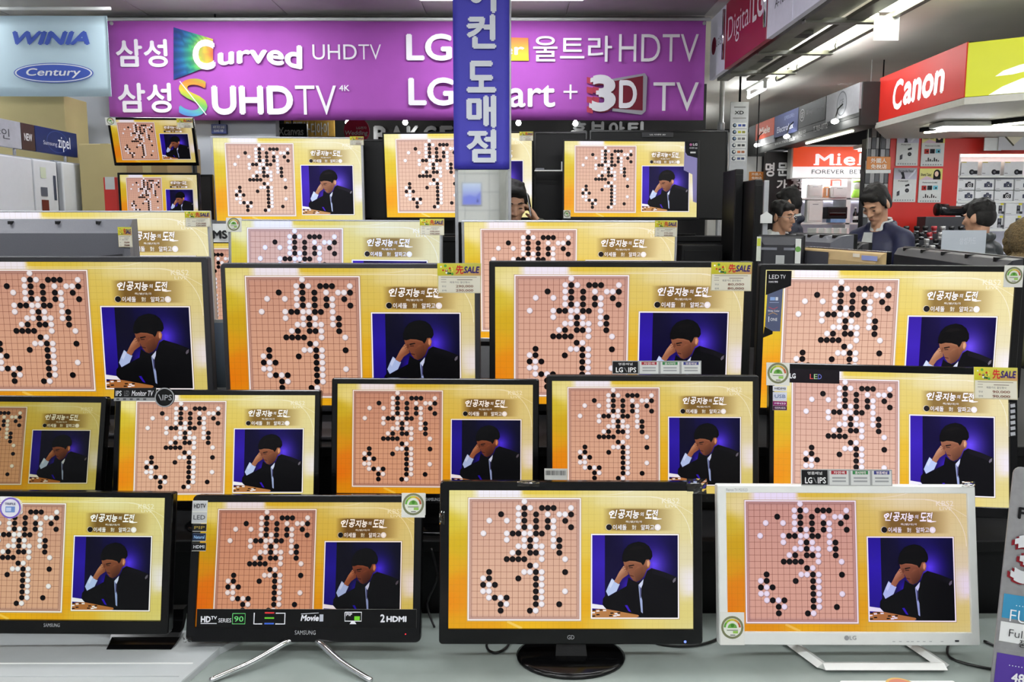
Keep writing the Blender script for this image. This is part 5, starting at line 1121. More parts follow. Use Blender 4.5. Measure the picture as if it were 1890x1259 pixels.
def big_print(b, X, Z):
    y = -.0015; b.quad(X(0), X(1), Z(1), Z(0), y, 0, (186, 186, 190)); b.poly([(X(.2), Z(.62)), (X(.5), Z(.15)), (X(1), Z(.1)), (X(1), Z(.4)), (X(.48), Z(.86))], y - .001, 0, (206, 200, 178)); b.poly([(X(.17), Z(.62)), (X(.22), Z(.6)), (X(.5), Z(.86)), (X(.46), Z(.89))], y - .002, 0, (80, 76, 60)); b.disc(X(.33), Z(.06), (X(1) - X(0)) * .07, y - .001, 0, (200, 130, 150), 12)
poster((1842, 213, 1905, 277), WY - .14, 'large pale photo print of a cream phone case on the red band', big_print)
plate('blank_board', 'blank white board tucked under the pale photo print', 'board', (1816, 254, 1850, 278), WY - .12, 'paper', None, .01, False)
M['taxorange'] = mat('orange_tag', (200, 120, 40), .5)
tx_ = plate('hanging_tag', 'orange hanging tag with white characters in front of the checked column', 'sign', (1599, 289, 1645, 313), 6.5, 'taxorange', lambda b, P: (ptext(b, P, '外國人', 1607, 292, 1637, 301, -.002, .02, 0, (240, 236, 226)), ptext(b, P, '免稅店', 1607, 303, 1637, 312, -.002, .02, 0, (240, 236, 226))), .006)
b = MB(); b.box2(-.105, .105, 0, .006, -.03, -.002); b.build('white_foot_strip', 'paper', tx_)
b = MB(); b.tube([(-.1, .003, .1), (-.1, .003, CEIL - at(1620, 313, 6.5).z)], .003, 5); b.build('string', 'paper', tx_)
t2 = plate('hanging_tag', 'small far orange hanging tag above the tall black speaker', 'sign', (1382, 317, 1411, 336), 8.2, 'taxorange', lambda b, P: (ptext(b, P, '外國人', 1387, 319, 1406, 324, -.002, .02, 0, (240, 236, 226)), ptext(b, P, '免稅店', 1387, 326, 1406, 331, -.002, .02, 0, (240, 236, 226))), .006)
b = MB(); b.tube([(0, .003, .1), (0, .003, CEIL - at(1395, 336, 8.2).z)], .003, 5); b.build('string', 'paper', t2)
# shelves with camera boxes
su = thing('display_shelving', 'white shelving unit full of camera boxes at the right', 'shelf', ((sx0 + sx1) / 2, 6.9, 0)); hw = (sx1 - sx0) / 2
b = MB(); b.box2(-hw, hw, .13, .15, 0, ntop); b.build('back_panel', 'whitesign', su)
rows = [(324, 298), (371, 330), (423, 374)]
for yb, _ in rows + [(470, 0)]: b = MB(); z = at(1800, yb, 6.81).z; b.box2(-hw + .002, hw, -.09, .128, z - .018, z, .002); b.build('shelf_board', 'whitepl', su)
for s in (-1, 1): b = MB(); b.box2(s * (hw - .01) - .008, s * (hw - .01) + .008, -.09, .13, 0, ntop - .002); b.build('side_panel', 'whitepl', su)
z_ = ntop; b = MB(); b.box2(-hw + .03, hw - .03, -.03, -.01, z_ - .015, z_ - .002); b.build('glow_strip', 'lampwarm', su)
M['boxwhite'] = mat('white_carton', (214, 216, 218), .5, var=.03)
def cam_print(kind, w_, h_):
    b = MB(); y = -.001; K = (36, 36, 42); d = (64, 66, 84)
    cx, cz = w_ * (.16 if kind < 2 else .25), h_ * .48; s = h_ * .5
    if kind < 2:
        b.poly([(cx - s * .75, cz - s * .42), (cx + s * .75, cz - s * .42), (cx + s * .75, cz + s * .3), (cx + s * .3, cz + s * .34), (cx + s * .2, cz + s * .6), (cx - s * .25, cz + s * .6), (cx - s * .35, cz + s * .34), (cx - s * .75, cz + s * .28)], y, 0, d if kind else K)
        b.disc(cx + s * .08, cz - s * .06, s * .4, y - .001, 0, (120, 124, 140) if kind else (226, 226, 226), 14); b.disc(cx + s * .08, cz - s * .06, s * .3, y - .002, 0, K, 14); b.disc(cx + s * .08, cz - s * .06, s * .14, y - .003, 0, (206, 206, 210), 10)
        b.quad(-w_ * .45, -w_ * .2, h_ * .88, h_ * .92, y, 0, (120, 120, 124)); b.quad(-w_ * .45, -w_ * .25, h_ * .12, h_ * .16, y, 0, (120, 120, 124)); b.quad(w_ * .08, w_ * .46, h_ * .1, h_ * .13, y, 0, (196, 196, 206))
    elif kind == 2:
        b.disc(cx - s * .3, h_ * .25, s * .38, y, 0, K, 12); b.quad(cx - s * .3, cx + s * .5, h_ * .1, h_ * .36, y, 0, K); b.disc(cx - s * .25, h_ * .24, s * .18, y - .001, 0, (110, 110, 118), 10); b.quad(-w_ * .46, -w_ * .2, h_ * .9, h_ * .96, y, 0, (206, 190, 90)); b.quad(-w_ * .46, -w_ * .3, h_ * .14, h_ * .18, y, 0, (90, 90, 94))
    else:
        b.quad(cx - s * .28, cx + s * .3, h_ * .12, h_ * .78, y, 0, K); b.quad(cx - s * .18, cx + s * .2, h_ * .5, h_ * .72, y - .001, 0, (96, 98, 106)); b.disc(cx, h_ * .25, s * .25, y - .001, 0, (130, 130, 136), 10); b.quad(cx + s * .3, cx + s * .7, h_ * .1, h_ * .3, y, 0, (60, 60, 64)); b.quad(w_ * .25, w_ * .45, h_ * .82, h_ * .97, y, 0, (206, 196, 60)); b.quad(-w_ * .45, -w_ * .15, h_ * .1, h_ * .13, y, 0, (120, 120, 124))
    return b
CB = {}
def cam_box(px, Y, zb, kind, label, group):
    x0 = at(px[0], 350, Y).x; x1 = at(px[1], 350, Y).x; z1 = at((px[0] + px[1]) / 2, px[2], Y).z
    w_ = x1 - x0; h_ = z1 - zb; t = thing('camera_box', label, 'box', ((x0 + x1) / 2, Y + .06, zb), 0, group)
    b = MB(); b.box2(-w_ / 2 + .003, w_ / 2 - .003, -.06, .06, .001, h_ - .001, .003); ca_ = b.build('carton', 'boxwhite', t)
    b = cam_print(kind, w_, h_); b.build('printed_camera', 'print', t, Matrix.Translation((0, -.061, 0)))
zs = [at(1800, r[0], 6.81).z for r in rows]; Yb = 6.82
O3 = ('first', 'second', 'third', 'fourth')
for i, (a, c) in enumerate(((1771, 1803), (1809, 1845), (1850, 1887))): cam_box((a, c, 298), Yb, zs[0], 2, O3[i] + ' camera box from the left on the top white shelf', 'camera boxes on the top shelf')
zm = at(1800, 350.5, Yb).z
for i, (a, c) in enumerate(((1767, 1799), (1800, 1835), (1836, 1871), (1872, 1907))):
    cam_box((a, c, 351.5), Yb, zs[1], 0 if i == 2 else 1, O3[i] + ' camera box from the left in the lower layer, middle shelf', 'camera boxes on the middle shelf')
    cam_box((a, c, 331), Yb, at(1800, 351, Yb).z, 0 if i == 0 else 1, O3[i] + ' camera box from the left in the upper layer, middle shelf', 'camera boxes on the middle shelf')
for i, (a, c) in enumerate(((1768, 1796), (1797, 1825), (1826, 1856), (1858, 1890))):
    cam_box((a, c, 397.5), Yb, zs[2], 3, O3[i] + ' flash unit box from the left in the lower layer, bottom shelf', 'flash boxes on the bottom shelf')
    cam_box((a, c, 374.5), Yb, at(1800, 397, Yb).z, 3, O3[i] + ' flash unit box from the left in the upper layer, bottom shelf', 'flash boxes on the bottom shelf')
# accessory counter
ac = thing('accessory_counter', 'low glass counter stacked with camera accessories beside the red wall', 'counter', (at(1715, 440, 6.2).x, 6.2, 0)); zc = at(1715, 468, 6.05).z
b = MB(); b.box2(-.42, .55, -.2, .25, 0, zc - .02, .004); b.build('counter_body', 'darkgrey', ac); b = MB(); b.box2(-.43, .56, -.21, .26, zc - .02, zc, .003); b.build('counter_top', 'midgrey', ac)
M['lens'] = mat('black_lens_barrel', (24, 24, 26), .25); M['redacc'] = mat('red_accessory', (150, 40, 46), .4); M['silacc'] = mat('silver_accessory', (190, 190, 190), .25, .5)
rnd = random.Random(11); protos = {}
def lens(loc_, m, label):
    t = thing('camera_lens', label, 'accessory', loc_, 0, 'accessories on the counter'); t.rotation_euler = (rnd.uniform(-.2, .2), 0, rnd.random() * 3)
    if m not in protos:
        b = MB(); b.lathe([(.016, 0), (.018, .01), (.018, .035), (.022, .04), (.022, .06), (.019, .062), (.001, .06)], 12); o = b.build('barrel', m, t); g = MB(); g.lathe([(.0185, .016), (.0187, .018), (.0187, .022), (.0185, .024)], 12); g2 = g.build('silver_ring', 'silacc', t); protos[m] = (o.data, g2.data)
    else: obj('barrel', protos[m][0], t); obj('silver_ring', protos[m][1], t)
cx0 = ac.location.x; zt = zc
for r in range(4):
    st_z = zc + .05 * r; yy = 6.04 + .085 * r
    b = MB(); b.box2(-.40, .36, yy - 6.2 - .04, yy - 6.2 + .042, zc - .0, st_z + .004); b.build('step', 'darkgrey', ac)
    for c in range(10):
        m_ = ('lens', 'lens', 'silacc', 'lens', 'redacc')[(c * 3 + r * 2) % 5] if r > 1 else ('lens', 'silacc')[c % 3 == 1]
        lens((cx0 - .36 + c * .075, yy, st_z + .004), m_, ('small %s accessory in step row %s of the counter, place %s from the left' % ({'lens': 'black', 'silacc': 'silver', 'redacc': 'red'}[m_], ('one', 'two', 'three', 'four')[r], ('one', 'two', 'three', 'four', 'five', 'six', 'seven', 'eight', 'nine', 'ten')[c])))
t = thing('long_lens_camera', 'large black camera with a long lens above the accessory counter', 'camera', (at(1760, 425, 6.5).x, 6.52, zc)); t.scale = (.85, 1, 1); zz = at(1750, 400, 6.5).z - zc
b = MB(); b.box2(-.3, .32, -.04, .1, 0, zz, .004); b.build('stand', 'darkgrey', t); b = MB(); b.tube([(-.17, 0, zz + .06), (-.07, 0, zz + .06), (-.065, 0, zz + .05), (.12, 0, zz + .05)], [.05, .05, .042, .042], 14); b.build('lens_barrel', 'lens', t); b = MB(); b.box2(.1, .26, -.05, .05, zz, zz + .1, .012); b.build('camera_body', 'lens', t); b = MB(); b.tube([(-.172, 0, zz + .06), (-.15, 0, zz + .06)], .054, 14); b.build('lens_hood', 'matteblack', t)
M['acrylic'] = mat('frosted_acrylic', (196, 204, 216), .25, var=.05, scale=3)
a = at(1737, 468, 5.0); t = thing('sign_holder', 'frosted acrylic sign holder in front of the accessory counter', 'sign', (at(1777, 460, 4.9).x, 4.9, 0)); x0 = at(1737, 460, 4.9).x - t.location.x; x1 = at(1818, 460, 4.9).x - t.location.x; z0 = at(1777, 468, 4.9).z; z1 = at(1777, 425, 4.9).z
b = MB(); b.box2(x0, x1, -.004, .004, z0, z1); b.build('panel', 'acrylic', t); b = MB(); b.tube([(0, 0, 0), (0, 0, z0)], .012, 8); b.lathe([(.1, 0), (.1, .01), (.02, .014)], 20); b.build('stand', 'silver', t); b = MB(); b.text('삼성카드', x0 * .2, x1 * .55, lerp(z0, z1, .4), lerp(z0, z1, .7), -.0055, 0, -.01, 0, (226, 230, 240)); b.build('lettering', 'print', t)
# ------------------------------------------------------------------ white shop under the dark signs
M['mielered'] = mat('backlit_orange_red', (236, 80, 36), .4, var=.03, emit=.5); M['mielewhite'] = mat('backlit_white', (244, 246, 248), .4, var=.0, emit=.62)
a = at(1463, 328, 7.9); c = at(1625, 271, 7.9); t = thing('shop_sign', 'orange-red and white illuminated sign above the white shelves', 'sign', (a.x, 7.9, a.z)); w_ = c.x - a.x; h = c.z - a.z
b = MB(); b.box2(-.02, w_, .01, .12, -.01, h + .01, .004); b.build('sign_box', 'whitepl', t); b = MB(); b.box2(0, w_, 0, .01, h * .36, h); b.build('sign_face', 'mielered', t); b = MB(); b.box2(0, w_, 0, .01, 0, h * .355); b.build('sign_face', 'mielewhite', t)
b = MB(); u = w_ / 162.0; Pm = lambda x, y: ((x - 1463) * u, h * (328 - y) / 57.0)
def bt(s, x0, y0, x1, y1, bd, sh=0): p = Pm(x0, y1); q = Pm(x1, y0); b.text(s, p[0], q[0], p[1], q[1], -.003, 0, bd, sh)
bt('M', 1504, 284, 1538, 305, .03); bt('i', 1545, 283, 1551, 305, .03); bt('e', 1557, 289, 1579, 305.5, .03); bt('l', 1586, 283, 1591, 305, .03); bt('e', 1599, 289, 1620, 305.5, .03)
for x0, x1 in ((1501, 1511), (1531, 1541), (1542, 1554), (1583, 1594)): p_ = Pm(x0, 305); q_ = Pm(x1, 302.5); b.quad(p_[0], q_[0], p_[1], q_[1], -.0036)
b.build('lettering', 'mielewhite', t); b = MB(); bt('FOREVER  BETTER', 1498, 313, 1620, 321, .0); b.build('slogan', 'black', t)
t = plate('shop_sign', 'black panel with large white characters left of the white shelves', 'sign', (1408, 280, 1483, 470), 8.05, 'blacksign', lambda b, P: [ptext(b, P, s, x0, y0, x1, y1, -.002, .04, 0, (226, 226, 226)) for s, x0, y0, x1, y1 in (('명', 1412, 300, 1430, 326), ('문', 1434, 300, 1455, 325), ('가', 1433, 331, 1453, 351), ('전', 1459, 329, 1481, 353))], .08, False)
for x, y, z, L, lb, al in ((3.75, 5.7, 2.285, 1.2, 'added white tube light under the pale soffit in front of the camera shelves', 'x'), (4.9, 5.3, 2.285, 1.2, 'added white tube light under the pale soffit beyond the right edge', 'x'), (3.62, 7.35, 2.29, .6, 'added hidden tube light behind the red wall facing the white shelves', 'x'), (3.4, 8.2, 2.29, .9, 'added hidden tube light behind the orange-red sign over the white shelves', 'x')):  # lamps added to brighten the dark shop interiors
    t = thing('ceiling_light', lb, 'ceiling light', (x, y, z), 0 if al == 'x' else math.pi / 2, 'added tube lights in the neighbouring shops')
    h = MB(); h.box((0, 0, -0.018), (L + 0.06, 0.2, 0.036), 0.008); h.build('housing', 'whitepl', t)
    d = MB(); d.box((0, 0, -0.045), (L, 0.1, 0.022)); d.build('diffuser', 'added_shoplamp', t)
slab('wall_white', at(1459, 330, 8.4).x, at(1640, 330, 8.4).x, 8.4, 8.5, 0, 2.32, 'whitesign'); slab('ceiling_white', at(1463, 330, 7.95).x, at(1625, 330, 8.4).x, 8.04, 8.5, 2.322, 2.36, 'whitepl')
slab('wall_pale', 2.3, at(1410, 330, 8.9).x, 9.0, 9.1, 0, 2.6, 'panelgrey')
ws = thing('wall_shelf_unit', 'bright white shelving with small appliances below the orange-red sign', 'shelf', (at(1530, 380, 8.2).x, 8.2, 0))
wx0 = at(1463, 380, 8.2).x - ws.location.x; wx1 = at(1612, 380, 8.2).x - ws.location.x
zsh = [at(1500, y_, 8.05).z for y_ in (365, 411, 460)]
for z in zsh: b = MB(); b.box2(wx0, wx1, -.15, .18, z - .02, z, .002); b.build('shelf_board', 'whitepl', ws)
for px in (1463, 1562, 1612): x = at(px, 380, 8.1).x - ws.location.x; b = MB(); b.box2(x - .025, x + .025, -.15, .18, 0, at(1500, 330, 8.1).z, .003); b.build('upright', 'whitepl', ws)
z = at(1500, 331, 8.1).z; b = MB(); b.box2(wx0, wx1, .05, .09, z - .03, z); b.build('glow_strip', 'lamp', ws)
def item(px, zb, name, label, m, m2=None, Y=8.1):
    x0 = at(px[0], 380, Y).x; x1 = at(px[1], 380, Y).x; z1 = at(px[0], px[2], Y).z; w_ = x1 - x0; h = z1 - zb
    t = thing(name, label, 'appliance', ((x0 + x1) / 2, Y, zb)); b = MB(); b.box2(-w_ / 2, w_ / 2, -.04, .04, 0, h, .012); b.build('body', m, t)
    b = MB(); b.box2(-w_ / 2 + .02, w_ / 2 - .02, -.046, -.04, .02, h - .02, .006); b.build('front_panel', m2 or m, t); b = MB(); b.quad(-.03, .03, h * .78, h * .82, -.0465); b.build('badge', 'greytext', t)
M["redrim"] = mat('red_rim', (190, 70, 56), .4); M['orangerim'] = mat('orange_rim', (216, 150, 100), .4); M['green'] = mat('lime_plastic', (150, 200, 60), .35)
item((1486, 1515, 340), zsh[0], 'air_cleaner', 'square white appliance on the upper shelf below the sign', 'whitepl')
item((1517, 1527, 344), zsh[0], 'air_cleaner', 'slim orange rimmed appliance on the upper shelf', 'orangerim', 'whitepl')
item((1528, 1549, 331), zsh[0], 'air_cleaner', 'tall red rimmed appliance on the upper shelf', 'redrim', 'whitepl', 8.16)
item((1530, 1560, 344), zsh[0], 'air_cleaner', 'wide white appliance in front of the red rimmed one', 'whitepl', None, 8.06)
item((1487, 1517, 369), zsh[1], 'air_cleaner', 'tall white rounded appliance beside the black printer', 'whitepl')
t = thing('printer', 'boxy black printer on the middle white shelf', 'printer', (at(1538, 400, 8.12).x, 8.12, zsh[1])); w_ = at(1556, 400, 8.1).x - at(1519, 400, 8.1).x; h = at(1538, 382, 8.1).z - zsh[1]
b = MB(); b.box2(-w_ / 2, w_ / 2, -.1, .1, .04, h, .01); b.build('body', 'matteblack', t); b = MB(); b.box2(-w_ / 2 + .02, w_ / 2 - .02, -.108, -.1, h * .45, h * .62, .003); b.build('paper_slot', 'gloss', t); b = MB(); b.box2(-w_ * .35, w_ * .4, -.112, -.0, 0, .04, .003); b.build('paper_tray', mat('pale_blue_tray', (120, 160, 206), .4), t)
t = thing('juicer', 'lime green juicer on the upper white shelf', 'juicer', (at(1583, 360, 8.1).x, 8.1, zsh[0])); h = at(1583, 331, 8.1).z - zsh[0]
b = MB(); b.lathe([(.06, 0), (.065, .02), (.05, h * .4), (.045, h * .45)], 16); b.build('base', 'green', t); b = MB(); b.lathe([(.045, h * .46), (.06, h * .8), (.055, h * .82)], 16); b.build('jug', 'whitepl', t); b = MB(); b.lathe([(.06, h * .83), (.062, h * .9), (.03, h * .97), (.001, h)], 16); b.build('lid', 'green', t)
for i, px in enumerate((1578, 1586)):
    t = thing('bottle', ('left' if i == 0 else 'right') + ' slim dark bottle on the middle white shelf', 'bottle', (at(px, 405, 8.12).x, 8.12, zsh[1])); b = MB(); b.lathe([(.022, 0), (.024, .01), (.024, .09), (.010, .12), (.009, .15)], 12); b.build('body', 'lens', t); b = MB(); b.lathe([(.0112, .148), (.0112, .165), (.001, .165)], 10); b.build('cap', 'whitepl', t); b = MB(); b.lathe([(.0246, .03), (.0246, .07)], 12); b.build('label', 'paper', t)
for i in range(5):
    t = thing('folder_rack', ('first', 'second', 'third', 'fourth', 'fifth')[i] + ' leaning white brochure from the left under the white shelves', 'brochure', (at(1500 + 14 * i, 430, 7.6).x, 7.6, .0)); z = at(1500, 421, 7.6).z
    b = MB(); b.box((0, 0, z - .09), (.03, .12, .18), .004); b.build('cover', 'whitepl', t, RT((0, 0, 0), .4)); b = MB(); b.box2(-.032, .032, -.1, .1, 0, z - .18, .004); b.build('holder', 'dark', t)

# ------------------------------------------------------------------ sets standing with their backs to the aisle
for lb, x0, x1, y0, y1 in (('low dark counter carrying the turned sets nearest the camera', .95, 2.3, 2.45, 3.95), ('low dark counter below the navy jacket carrying one turned set', 1.6, 2.4, 3.97, 4.9)):
    sc_ = thing('side_counter', lb, 'counter', ((x0 + x1) / 2, (y0 + y1) / 2, 0)); hx, hy = (x1 - x0) / 2, (y1 - y0) / 2
    b = MB(); b.box2(-hx, hx, -hy, hy, .87, .9, .003); b.build('counter_top', 'dark', sc_); b = MB(); b.box2(-hx + .02, hx - .02, -hy + .02, hy - .02, 0, .87); b.build('counter_body', 'dark', sc_)
def turned(p0, p1, zt, label, h=.45, m='darkgrey', thick=.05, lip='matteblack', zb=.9, front=None):
    """a set whose top edge runs from p0 to p1 (x, y); local +x along the edge, the side facing the camera is -y"""
    v = Vector((p1[0] - p0[0], p1[1] - p0[1], 0)); L = v.length; a = math.atan2(v.y, v.x)
    t = thing('turned_television', label, 'television', ((p0[0] + p1[0]) / 2, (p0[1] + p1[1]) / 2, zb), a); H = zt - zb; z0 = max(.05, H - h)
    b = MB(); b.loft([[(-L / 2 + i_, y_, z0 + i_), (L / 2 - i_, y_, z0 + i_), (L / 2 - i_, y_, H - j_), (-L / 2 + i_, y_, H - j_)] for y_, i_, j_ in ((-thick, .03, .035), (-thick * .55, .006, .006), (0, 0, 0))]); b.build('back_shell', m, t)
    b = MB(); b.box2(-L / 2 - .002, L / 2 + .002, .0, .018, z0 - .002, H + .004, .003); b.build('bezel', lip, t)
    if not front:
        for k in range(5): b = MB(); u = -L / 2 + L * (k + .5) / 5; b.box2(u - .012, u + .012, -thick * .7, -.004, H - .02, H - .001); b.build('vent', 'matteblack', t)
    b = MB(); b.box((0, -.0, .006), (L * .4, .12, .012), .004); b.build('stand_base', 'gloss', t); b = MB(); b.box2(-.04, .04, -.012, .01, .01, z0 + .05); b.build('stand_neck', 'matteblack', t)
    return t
turned((1.885, 3.66), (1.63, 2.42), 1.437, 'long dark grey set at the right edge seen from behind')
turned((2.0, 4.80), (1.87, 3.99), 1.445, 'dark grey set seen from behind in front of the navy jacket', .5)
turned((1.42, 3.85), (1.49, 3.32), at(1485, 432, 3.6).z, 'grey set with a sloping top seen from behind near the man with glasses', .4, 'midgrey', .09)
# dark screen with stickers, and the set still wearing brown card
a = at(1401, 434, 3.05); c = at(1484, 437, 2.95)
t = turned((a.x, 3.05), (c.x, 2.95), (a.z + c.z) / 2, 'dark switched-off screen with pale stickers on both upper corners', .42, 'darkgrey', .03, front=True)
b = MB(); L = (Vector((c.x, 2.95)) - Vector((a.x, 3.05))).length; H = (a.z + c.z) / 2 - .9; y = -.0315
for x0, x1, z0, z1, cc in ((-L * .49, -L * .39, H - .10, H - .003, (200, 204, 190)), (L * .37, L * .49, H - .105, H - .01, (214, 216, 210)), (-L * .05, L * .14, H - .13, H - .075, (170, 172, 170))):
    b = MB(); b.box2(x0, x1, y, y + .0015, z0, z1, col=cc)
    if x0 < -L * .4: b.quad(-L * .48, -L * .4, H - .04, H - .01, y - .001, 0, (190, 200, 70))
    if x0 > L * .3: b.disc(L * .43, H - .05, .011, y - .001, 0, (110, 160, 80), 12)
    b.build('sticker', 'print', t)
for x0, x1 in ((-L * .38, L * -.03), (L * .12, L * .36)): b = MB(); b.quad(x0, x1, H - .055, H - .045, y - .0005, 0, (120, 122, 130)); b.build('tape_strip', 'print', t)
M['kraft'] = mat('kraft_card', (176, 150, 104), .6, var=.05)
a = at(1487, 444, 3.0); c = at(1637, 462, 2.45)
t = turned((a.x, 3.0), (c.x, 2.45), 1.455, 'set wearing brown protective card with a glossy strip along its top', .42, 'kraft', .02, 'gloss', front=True)
L = (Vector((c.x, 2.45)) - Vector((a.x, 3.0))).length; H = 1.455 - .9; b = MB(); y = -.021
b.quad(L * .3, L * .47, H - .028, H - .012, y, 0, (150, 160, 210)); b.quad(L * .2, L * .28, H - .02, H - .008, y, 0, (236, 226, 206)); b.disc(L * .18, H - .055, .008, y, 0, (206, 206, 210), 12); b.text('SMART', L * .24, L * .32, H - .06, H - .05, y, 0, 0, 0, (206, 206, 210)); b.build('sticker', 'print', t); b = MB(); b.quad(-L * .48, -L * .1, H - .2, H - .01, y + .0004, 0, (66, 66, 72)); b.quad(-L * .12, -L * .02, H - .12, H - .06, y - .0005, 0, (190, 194, 214)); b.build('sticker', 'print', t)
# grey set seen from behind at the left, in front of the fourth row
zt = at(120, 404, 2.42).z; xr = at(246, 430, 2.42).x
t = thing('turned_television', 'grey set seen from behind at the left edge with a price card on its corner', 'television', (-1.62, 2.44, 1.03)); H = zt - 1.03; w0 = -.62; w1 = xr + 1.62
b = MB(); b.loft([[(w0, -.045, .12), (w1 - .02, -.045, .12), (w1 - .02, -.045, H - .045), (w0, -.045, H - .045)], [(w0, -.038, .1), (w1 - .004, -.038, .1), (w1 - .004, -.038, H - .036), (w0, -.038, H - .036)], [(w0, -.004, .08), (w1, -.004, .08), (w1 - .008, -.004, H - .002), (w0, -.004, H - .002)], [(w0, .03, .08), (w1, .03, .08), (w1 - .01, .03, H), (w0, .03, H)]]); b.build('back_shell', 'midgrey', t)
b = MB(); b.loft([[(w0, -.047, .12), (w1 - .025, -.047, .12), (w1 - .025, -.047, H - .11), (w1 - .2, -.047, H - .125), (w0, -.047, H - .13)], [(w0, -.044, .12), (w1 - .025, -.044, .12), (w1 - .025, -.044, H - .11), (w1 - .2, -.044, H - .125), (w0, -.044, H - .13)]]); b.build('lower_cover', 'darkgrey', t)
for px in (20, 107, 182): x = at(px, 405, 2.42).x + 1.62; b = MB(); b.box((x, -.02, H - .012), (.006, .025, .01), 0, mtx=None); b.build('vent', 'matteblack', t)
b = MB(); b.box((0, 0, .006), (.4, .16, .012), .004); b.build('stand_base', 'gloss', t); b = MB(); b.box2(-.04, .04, -.02, .02, .01, .14); b.build('stand_neck', 'matteblack', t)
b = MB(); sale_draw('720,000')(b, at(221, 440, 2.40).x + 1.62, at(246, 440, 2.40).x + 1.62, at(230, 456, 2.40).z - 1.03, at(230, 419, 2.40).z - 1.03, -.049); b.box2(at(221, 440, 2.40).x + 1.62, at(246, 440, 2.40).x + 1.62, -.0488, -.0475, at(230, 456, 2.40).z - 1.03, at(230, 419, 2.40).z - 1.03, col=(220, 216, 200)); b.build('price_card', 'print', t)
# white curved sign with letters in the gap
p = at(405, 458, 3.14); t = thing('counter_sign', 'white curved sign with black letters between two televisions', 'sign', (p.x, 3.14, 1.03)); z0 = p.z - 1.03; z1 = at(405, 413, 3.14).z - 1.03
vs = [(x, -.03 * math.cos(x * 6), z) for z in (z0, z1 + 0) for x in [-.16 + .32 * k / 12 for k in range(13)]]
b = MB(); b.loft([[(x, -.04 * math.cos(x * 7) + dy, z) for x in [-.16 + .32 * k / 12 for k in range(13)]] + [(x, -.04 * math.cos(x * 7) + dy + .004, z) for x in [.16 - .32 * k / 12 for k in range(13)]] for dy, z in ((0, z0), (0, lerp(z0, z1, .5)), (0, z1))]); b.build('panel', 'whitepl', t)
b = MB(); p0 = at(392, 441, 3.09); p1 = at(419, 425, 3.09); b.text('MS', p0.x - p.x, p1.x - p.x, p0.z - 1.03, p1.z - 1.03, -.046, 0, .06); b.build('lettering', 'black', t); b = MB(); b.tube([(0, .0, 0), (0, 0, z0)], .01, 8); b.lathe([(.04, 0), (.04, .008), (.01, .01)], 16); b.build('stand', 'silver', t)
p = at(404, 590, 2.31); t = thing('leaflet', 'bluish picture leaflet standing in the gap between two dark grey televisions', 'leaflet', (p.x, 2.31, .93)); h = p.z - .93
b = MB(); b.box2(-.018, .02, 0, .002, 0, h); b.build('sheet', 'paper', t)
b = MB(); b.quad(-.017, .019, h * .35, h * .97, -.0008, 0, [(70, 78, 84), (84, 92, 98), (150, 166, 186), (140, 156, 180)]); b.quad(-.015, .017, h * .05, h * .12, -.0008, 0, (90, 92, 96)); b.quad(-.015, .017, h * .18, h * .3, -.0008, 0, (170, 174, 178)); b.build('print', 'print', t)
# ------------------------------------------------------------------ foreground card, carton and cables
M['brushed'] = mat('brushed_silver_card', (150, 150, 152), .4, .3, var=.08, scale=60)
o = at(1828, 1259, 1.50); o.z = .56; up = (at(1873, 845, 1.56) - at(1828, 1259, 1.50)).normalized(); rt = Vector((1, -.15, 0)); rt = (rt - up * rt.dot(up)).normalized(); nrm = rt.cross(up)
t = thing('standing_card', 'silver feature board with coloured panels at the right edge of the table', 'sign', o)
Mx = Matrix((rt, -nrm, up)).transposed().to_4x4() if False else Matrix(((rt.x, -nrm.x, up.x, 0), (rt.y, -nrm.y, up.y, 0), (rt.z, -nrm.z, up.z, 0), (0, 0, 0, 1)))
Hc = .485
class _C: pass
cc_ = _C(); cc_.Mw = Matrix.Translation(o) @ Mx; cc_.fd = 0.0
b = MB(); b.loft([rrect(0, .24, .002, Hc, .015, yy) for yy in (0, .004)]); b.build('board', 'brushed', t, Mx)
b = MB(); Pc = lambda x, y_: loc(cc_, x, y_)
def cq(x0, y0, x1, y1, col, y): 
    q0 = Pc(x0, y0); q1 = Pc(x1, y1); b.quad(q0[0], q1[0] + .15, q1[1], q0[1], y, 0, col)
def ct(s, x, y0, y1, w_, col, bold=.02, y=-.003):
    q0 = Pc(x, y0); q1 = Pc(x, y1); b.text(s, q0[0], q0[0] + w_, q1[1], q0[1], y, 0, bold, 0, col)
cq(1853, 1095, 1890, 1146, (60, 140, 180), -.001); cq(1847, 1146, 1890, 1190, (226, 228, 228), -.001); cq(1840, 1204, 1890, 1290, (84, 60, 150), -.001); cq(1842, 1196, 1890, 1204, (226, 228, 228), -.001)
ct('FULL HD', 1864, 1124, 1146, .13, (236, 240, 244), -.01); ct('Full LED 3D', 1862, 1160, 1174, .12, (40, 40, 44), -.01); ct('풍부한', 1880, 1180, 1194, .05, (30, 30, 34), .0); ct('48', 1866, 1240, 1258, .026, (240, 240, 244), .04); ct('FPR', 1879, 935, 957, .06, (20, 20, 22), .04)
for k in range(8): q = Pc(1875, 1117); b.disc(q[0] + .006 * k, q[1], .0012, -.003, 0, (226, 236, 240), 6); q = Pc(1862, 1227); b.disc(q[0] + .006 * k, q[1], .0012, -.003, 0, (226, 236, 240), 6)
ct('3D', 1866, 986, 1076, .16, (130, 30, 40), .08, -.002); ct('3D', 1871, 984, 1074, .16, (206, 208, 212), .07, -.004)
b.build('lettering', 'print', t, Mx)
t = thing('carton', 'white flat carton with a gold seal at the bottom right edge', 'box', (.81, 1.40, .56)); b = MB(); b.box2(-.125, .115, -.1, .09, 0, .04, .004); b.build('box_body', 'whitepl', t)
